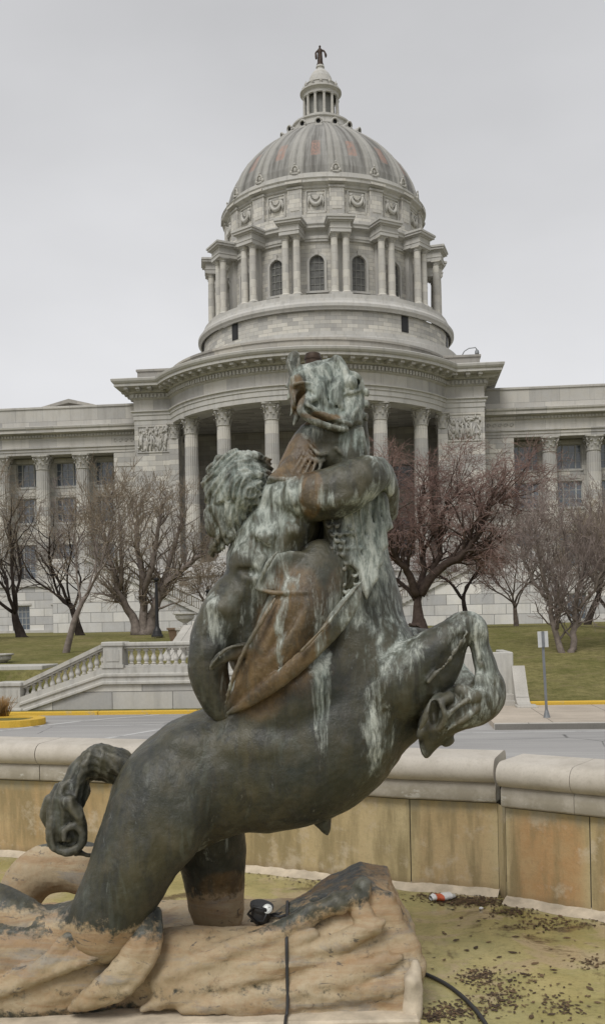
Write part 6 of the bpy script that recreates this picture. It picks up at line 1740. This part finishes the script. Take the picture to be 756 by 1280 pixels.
# knuckled fins under the near hind leg
PC(F, [(150,1150,-0.060,46),(90,1180,-0.040,48),(20,1185,-0.010,50),(-60,1190,0.040,55)], 0.04); PC(F, [(120,1220,-0.060,48),(40,1230,-0.060,50),(-60,1235,-0.010,55)], 0.04)
PC(F, [(178,1150,-0.220,18),(176,1185,-0.280,20),(150,1222,-0.320,19),(118,1246,-0.320,14),(90,1260,-0.300,5)], 0.012, sq=1.3)
PC(F, [(196,1140,-0.180,8),(192,1190,-0.300,8),(160,1235,-0.340,8),(120,1256,-0.330,5)], 0.01)
for k in range(8):
    PC(F, [(170-12*k,1150+3*k,-0.260-.003*k,5),(140-14*k,1180+5*k,-0.300,8),(95-12*k,1202+5*k,-0.300,7),(30-10*k,1208+6*k,-0.280,5)], 0.012)
    if k < 6: PC(F, [(160-13*k,1160+4*k,-0.310,2.5),(128-14*k,1190+5*k,-0.350,3.5),(70-12*k,1208+6*k,-0.340,3)], 0.012, 'sub')
def rock_sand(V):
    s = np.full(len(V), 0.74); x, y, z = V.T
    s -= 0.55*np.clip((z-0.40-0.18*np.clip((x+0.1)/0.6, 0, 1))/0.16, 0, 1)*(x > -0.45)
    s -= 0.16*np.clip(1-np.abs(z-0.17)/0.05, 0, 1)
    s -= 0.30*np.clip((0.10-z)/0.05, 0, 1)*(x < -0.9)
    s -= 0.35*np.clip((z-0.42)/0.06, 0, 1)*(x < -0.7)*(y < 5.6)
    return s
F.A[:,:, :2] = 0.5
def rock_disp(V):
    o = np.zeros(len(V))
    for i, v in enumerate(V):
        q = Vector(v); e = min(max((v[0]+0.35)/0.5, 0), 1)
        a = noise.noise(q*2.6); b = noise.noise(Vector((v[0]*3, v[1]*3, v[2]*14))+Vector((7,3,1))); c = noise.noise(q*11)
        o[i] = 0.020*a*e + 0.006*(1-abs(b)*2.5) + 0.006*c + 0.018*e*(0.5-abs(noise.noise(q*5.5+Vector((3,9,2))))*1.6)
    return o
rock = finish('rock_base', F, 1, 0.004, rock_sand, gs=0.0, bs=0.0, fr=30.0, disp=rock_disp)
# ---------------- concrete plinth below
m = MB(); a = WZ(526,1281,0.0); m.bbox(-4.2, a.x-0.005, a.y-0.02, 6.9, -0.02, 0.035, 0.012)
o = m.build('plinth', M['crust'], STAT, off=tuple(-SO))
F = Field((W(480,1290,5.2).x, 4.9, -0.02), (W(560,1200,5.2).x, 6.9, 0.55), 0.0125)
PC(F, [(519,1205,-.22,6),(518,1240,-.26,9),(514,1275,-.3,12)], 0.02); F.block((W(514,1250,5.3).x, 5.9, 0.10), (0.035,0.62,0.12), 0.03, 0.03)
finish('concrete_edge', F, 1, 0.004, gs=0, bs=0, mat='crust')
# ---------------- pump light and its cable on the rock
c = W(326,1141,5.62)
e = empty('underwater_light', c, R(-15), 'small black underwater light with a pale lens lying on the rock base under the belly', 'fountain light')
s = 5.62/1250
m = MB(); m.lathe([(0.0,-13*s),(9*s,-13*s),(12*s,-9*s),(13*s,4*s),(15*s,9*s),(15*s,12*s),(10*s,13*s),(0,13*s)], 20); m.v = [(x, y*0.9, z*0.95) for x, y, z in m.v]; b_ = m.build('housing', M['rubber'], e)
b_.rotation_euler = (R(10), R(12), 0)
m = MB(); m.tube([(0,-14*s,-10*s),(-12*s,-14*s,2*s),(-4*s,-15*s,12*s),(10*s,-12*s,8*s),(14*s,-6*s,-4*s)], 2*s, 6); m.tube([(-10*s,-10*s,-8*s),(8*s,-14*s,-6*s),(14*s,-8*s,10*s)], 1.6*s, 6); m.build('bracket', M['iron'], e)
m = MB(); m.lathe([(0,0),(6*s,0),(6*s,2.5*s),(4*s,4*s),(0,4.4*s)], 18); l = m.build('lens', M['lamp_glass'], e); l.location = (11*s,-7*s,7*s); l.rotation_euler = (R(55), R(20), 0)
m = MB(); m.tube([(12*s,0,-2*s),(24*s,-2*s,-3*s),(34*s,-1*s,0)], 1.8*s, 6); m.build('stem', M['rubber'], e)
from mathutils.bvhtree import BVHTree
me = rock.data; bv = BVHTree.FromPolygons([v.co + Vector(SO) for v in me.vertices], [tuple(p.vertices) for p in me.polygons])
pts = [W(340,1143,5.66), W(352,1141,5.66)]
x0_ = W(359,1200,5.4).x
yy = 5.86; last = None
while yy > 4.9:
    h = bv.ray_cast(Vector((x0_, yy, 3)), Vector((0,0,-1)))[0]
    if h is None or h.z < 0.10: break
    if last is None or h.z < last + 0.03: pts.append(h + Vector((0,-0.004,0.012))); last = h.z
    yy -= 0.035
pts += [Vector((x0_, yy+0.010, 0.10)), Vector((x0_-0.005, yy-0.005, 0.05)), Vector((x0_-0.01, yy-0.05, 0.045)), Vector((x0_-0.015, yy-0.35, 0.044))]
hose(pts, 0.009, 'dark cable hanging straight down over the front of the rock base')
# ================================================================== SKY, SUN, CAMERA
w = bpy.data.worlds.new('World'); scene.world = w; w.use_nodes = True
nt = w.node_tree; nt.nodes.clear()
out = nt.nodes.new('ShaderNodeOutputWorld'); bg = nt.nodes.new('ShaderNodeBackground'); nt.links.new(bg.outputs[0], out.inputs[0])
sky = nt.nodes.new('ShaderNodeTexSky'); sky.sky_type = 'NISHITA'; sky.sun_disc = False
SEL, SAZ = R(52), R(205)
sky.sun_elevation = SEL; sky.sun_rotation = SAZ; sky.air_density = 1.0; sky.dust_density = 4.0; sky.ozone_density = 1.0
hsv = nt.nodes.new('ShaderNodeHueSaturation'); hsv.inputs['Saturation'].default_value = 0.10
nt.links.new(sky.outputs[0], hsv.inputs['Color'])
# even cloud deck: flatten the clear-sky gradient towards one grey and mottle it faintly
tc = nt.nodes.new('ShaderNodeTexCoord'); ns = nt.nodes.new('ShaderNodeTexNoise'); ns.inputs['Scale'].default_value = 1.6; ns.inputs['Detail'].default_value = 5
mp = nt.nodes.new('ShaderNodeMapping'); mp.inputs['Scale'].default_value = (1,1,2.2); nt.links.new(tc.outputs['Generated'], mp.inputs[0]); nt.links.new(mp.outputs[0], ns.inputs['Vector'])
mx = nt.nodes.new('ShaderNodeMix'); mx.data_type = 'RGBA'; mx.inputs[0].default_value = 0.8
nt.links.new(hsv.outputs[0], mx.inputs[6]); mx.inputs[7].default_value = (6.35,6.38,6.55,1)
rg = nt.nodes.new('ShaderNodeMapRange'); rg.inputs[1].default_value = 0.3; rg.inputs[2].default_value = 0.7; rg.inputs[3].default_value = 0.87; rg.inputs[4].default_value = 1.12
nt.links.new(ns.outputs[0], rg.inputs[0])
ml = nt.nodes.new('ShaderNodeMix'); ml.data_type = 'RGBA'; ml.blend_type = 'MULTIPLY'; ml.inputs[0].default_value = 1.0
nt.links.new(mx.outputs[2], ml.inputs[6]); nt.links.new(rg.outputs[0], ml.inputs[7])
sx_ = nt.nodes.new('ShaderNodeSeparateXYZ'); nt.links.new(tc.outputs['Generated'], sx_.inputs[0])
gr_ = nt.nodes.new('ShaderNodeMapRange'); gr_.inputs[1].default_value = 0.0; gr_.inputs[2].default_value = 0.55; gr_.inputs[3].default_value = 1.24; gr_.inputs[4].default_value = 0.90; nt.links.new(sx_.outputs[2], gr_.inputs[0])
m2_ = nt.nodes.new('ShaderNodeMix'); m2_.data_type = 'RGBA'; m2_.blend_type = 'MULTIPLY'; m2_.inputs[0].default_value = 1.0
nt.links.new(ml.outputs[2], m2_.inputs[6]); nt.links.new(gr_.outputs[0], m2_.inputs[7]); nt.links.new(m2_.outputs[2], bg.inputs[0]); bg.inputs[1].default_value = 0.085

L = bpy.data.lights.new('sun', 'SUN'); L.energy = 1.5; L.angle = R(25); L.color = (1.0,0.97,0.92)
so = bpy.data.objects.new('sun', L); COL.objects.link(so)
# Nishita: rotation 0 puts the sun at +Y, growing clockwise seen from above
dirv = Vector((math.sin(SAZ)*math.cos(SEL), math.cos(SAZ)*math.cos(SEL), math.sin(SEL)))
so.rotation_euler = dirv.to_track_quat('Z', 'Y').to_euler(); so.location = dirv*50

cd = bpy.data.cameras.new('camera'); co = bpy.data.objects.new('camera', cd); COL.objects.link(co); scene.camera = co
cd.sensor_fit = 'VERTICAL'; cd.sensor_height = 36.0; cd.lens = 36.0*1250/1280; cd.shift_y = 140/1280
cd.clip_start = 0.1; cd.clip_end = 5000
co.location = (0,0,HC); co.matrix_world = Matrix.Translation((0,0,HC)) @ Matrix.Rotation(PI/2, 4, 'X') @ Matrix.Rotation(-ROLL, 4, 'Z')
vs = scene.view_settings; scene.display_settings.display_device = 'sRGB'
vs.view_transform = 'Standard'; vs.look = 'None'; vs.gamma = 1.0; vs.use_curve_mapping = False; vs.exposure = 0.38
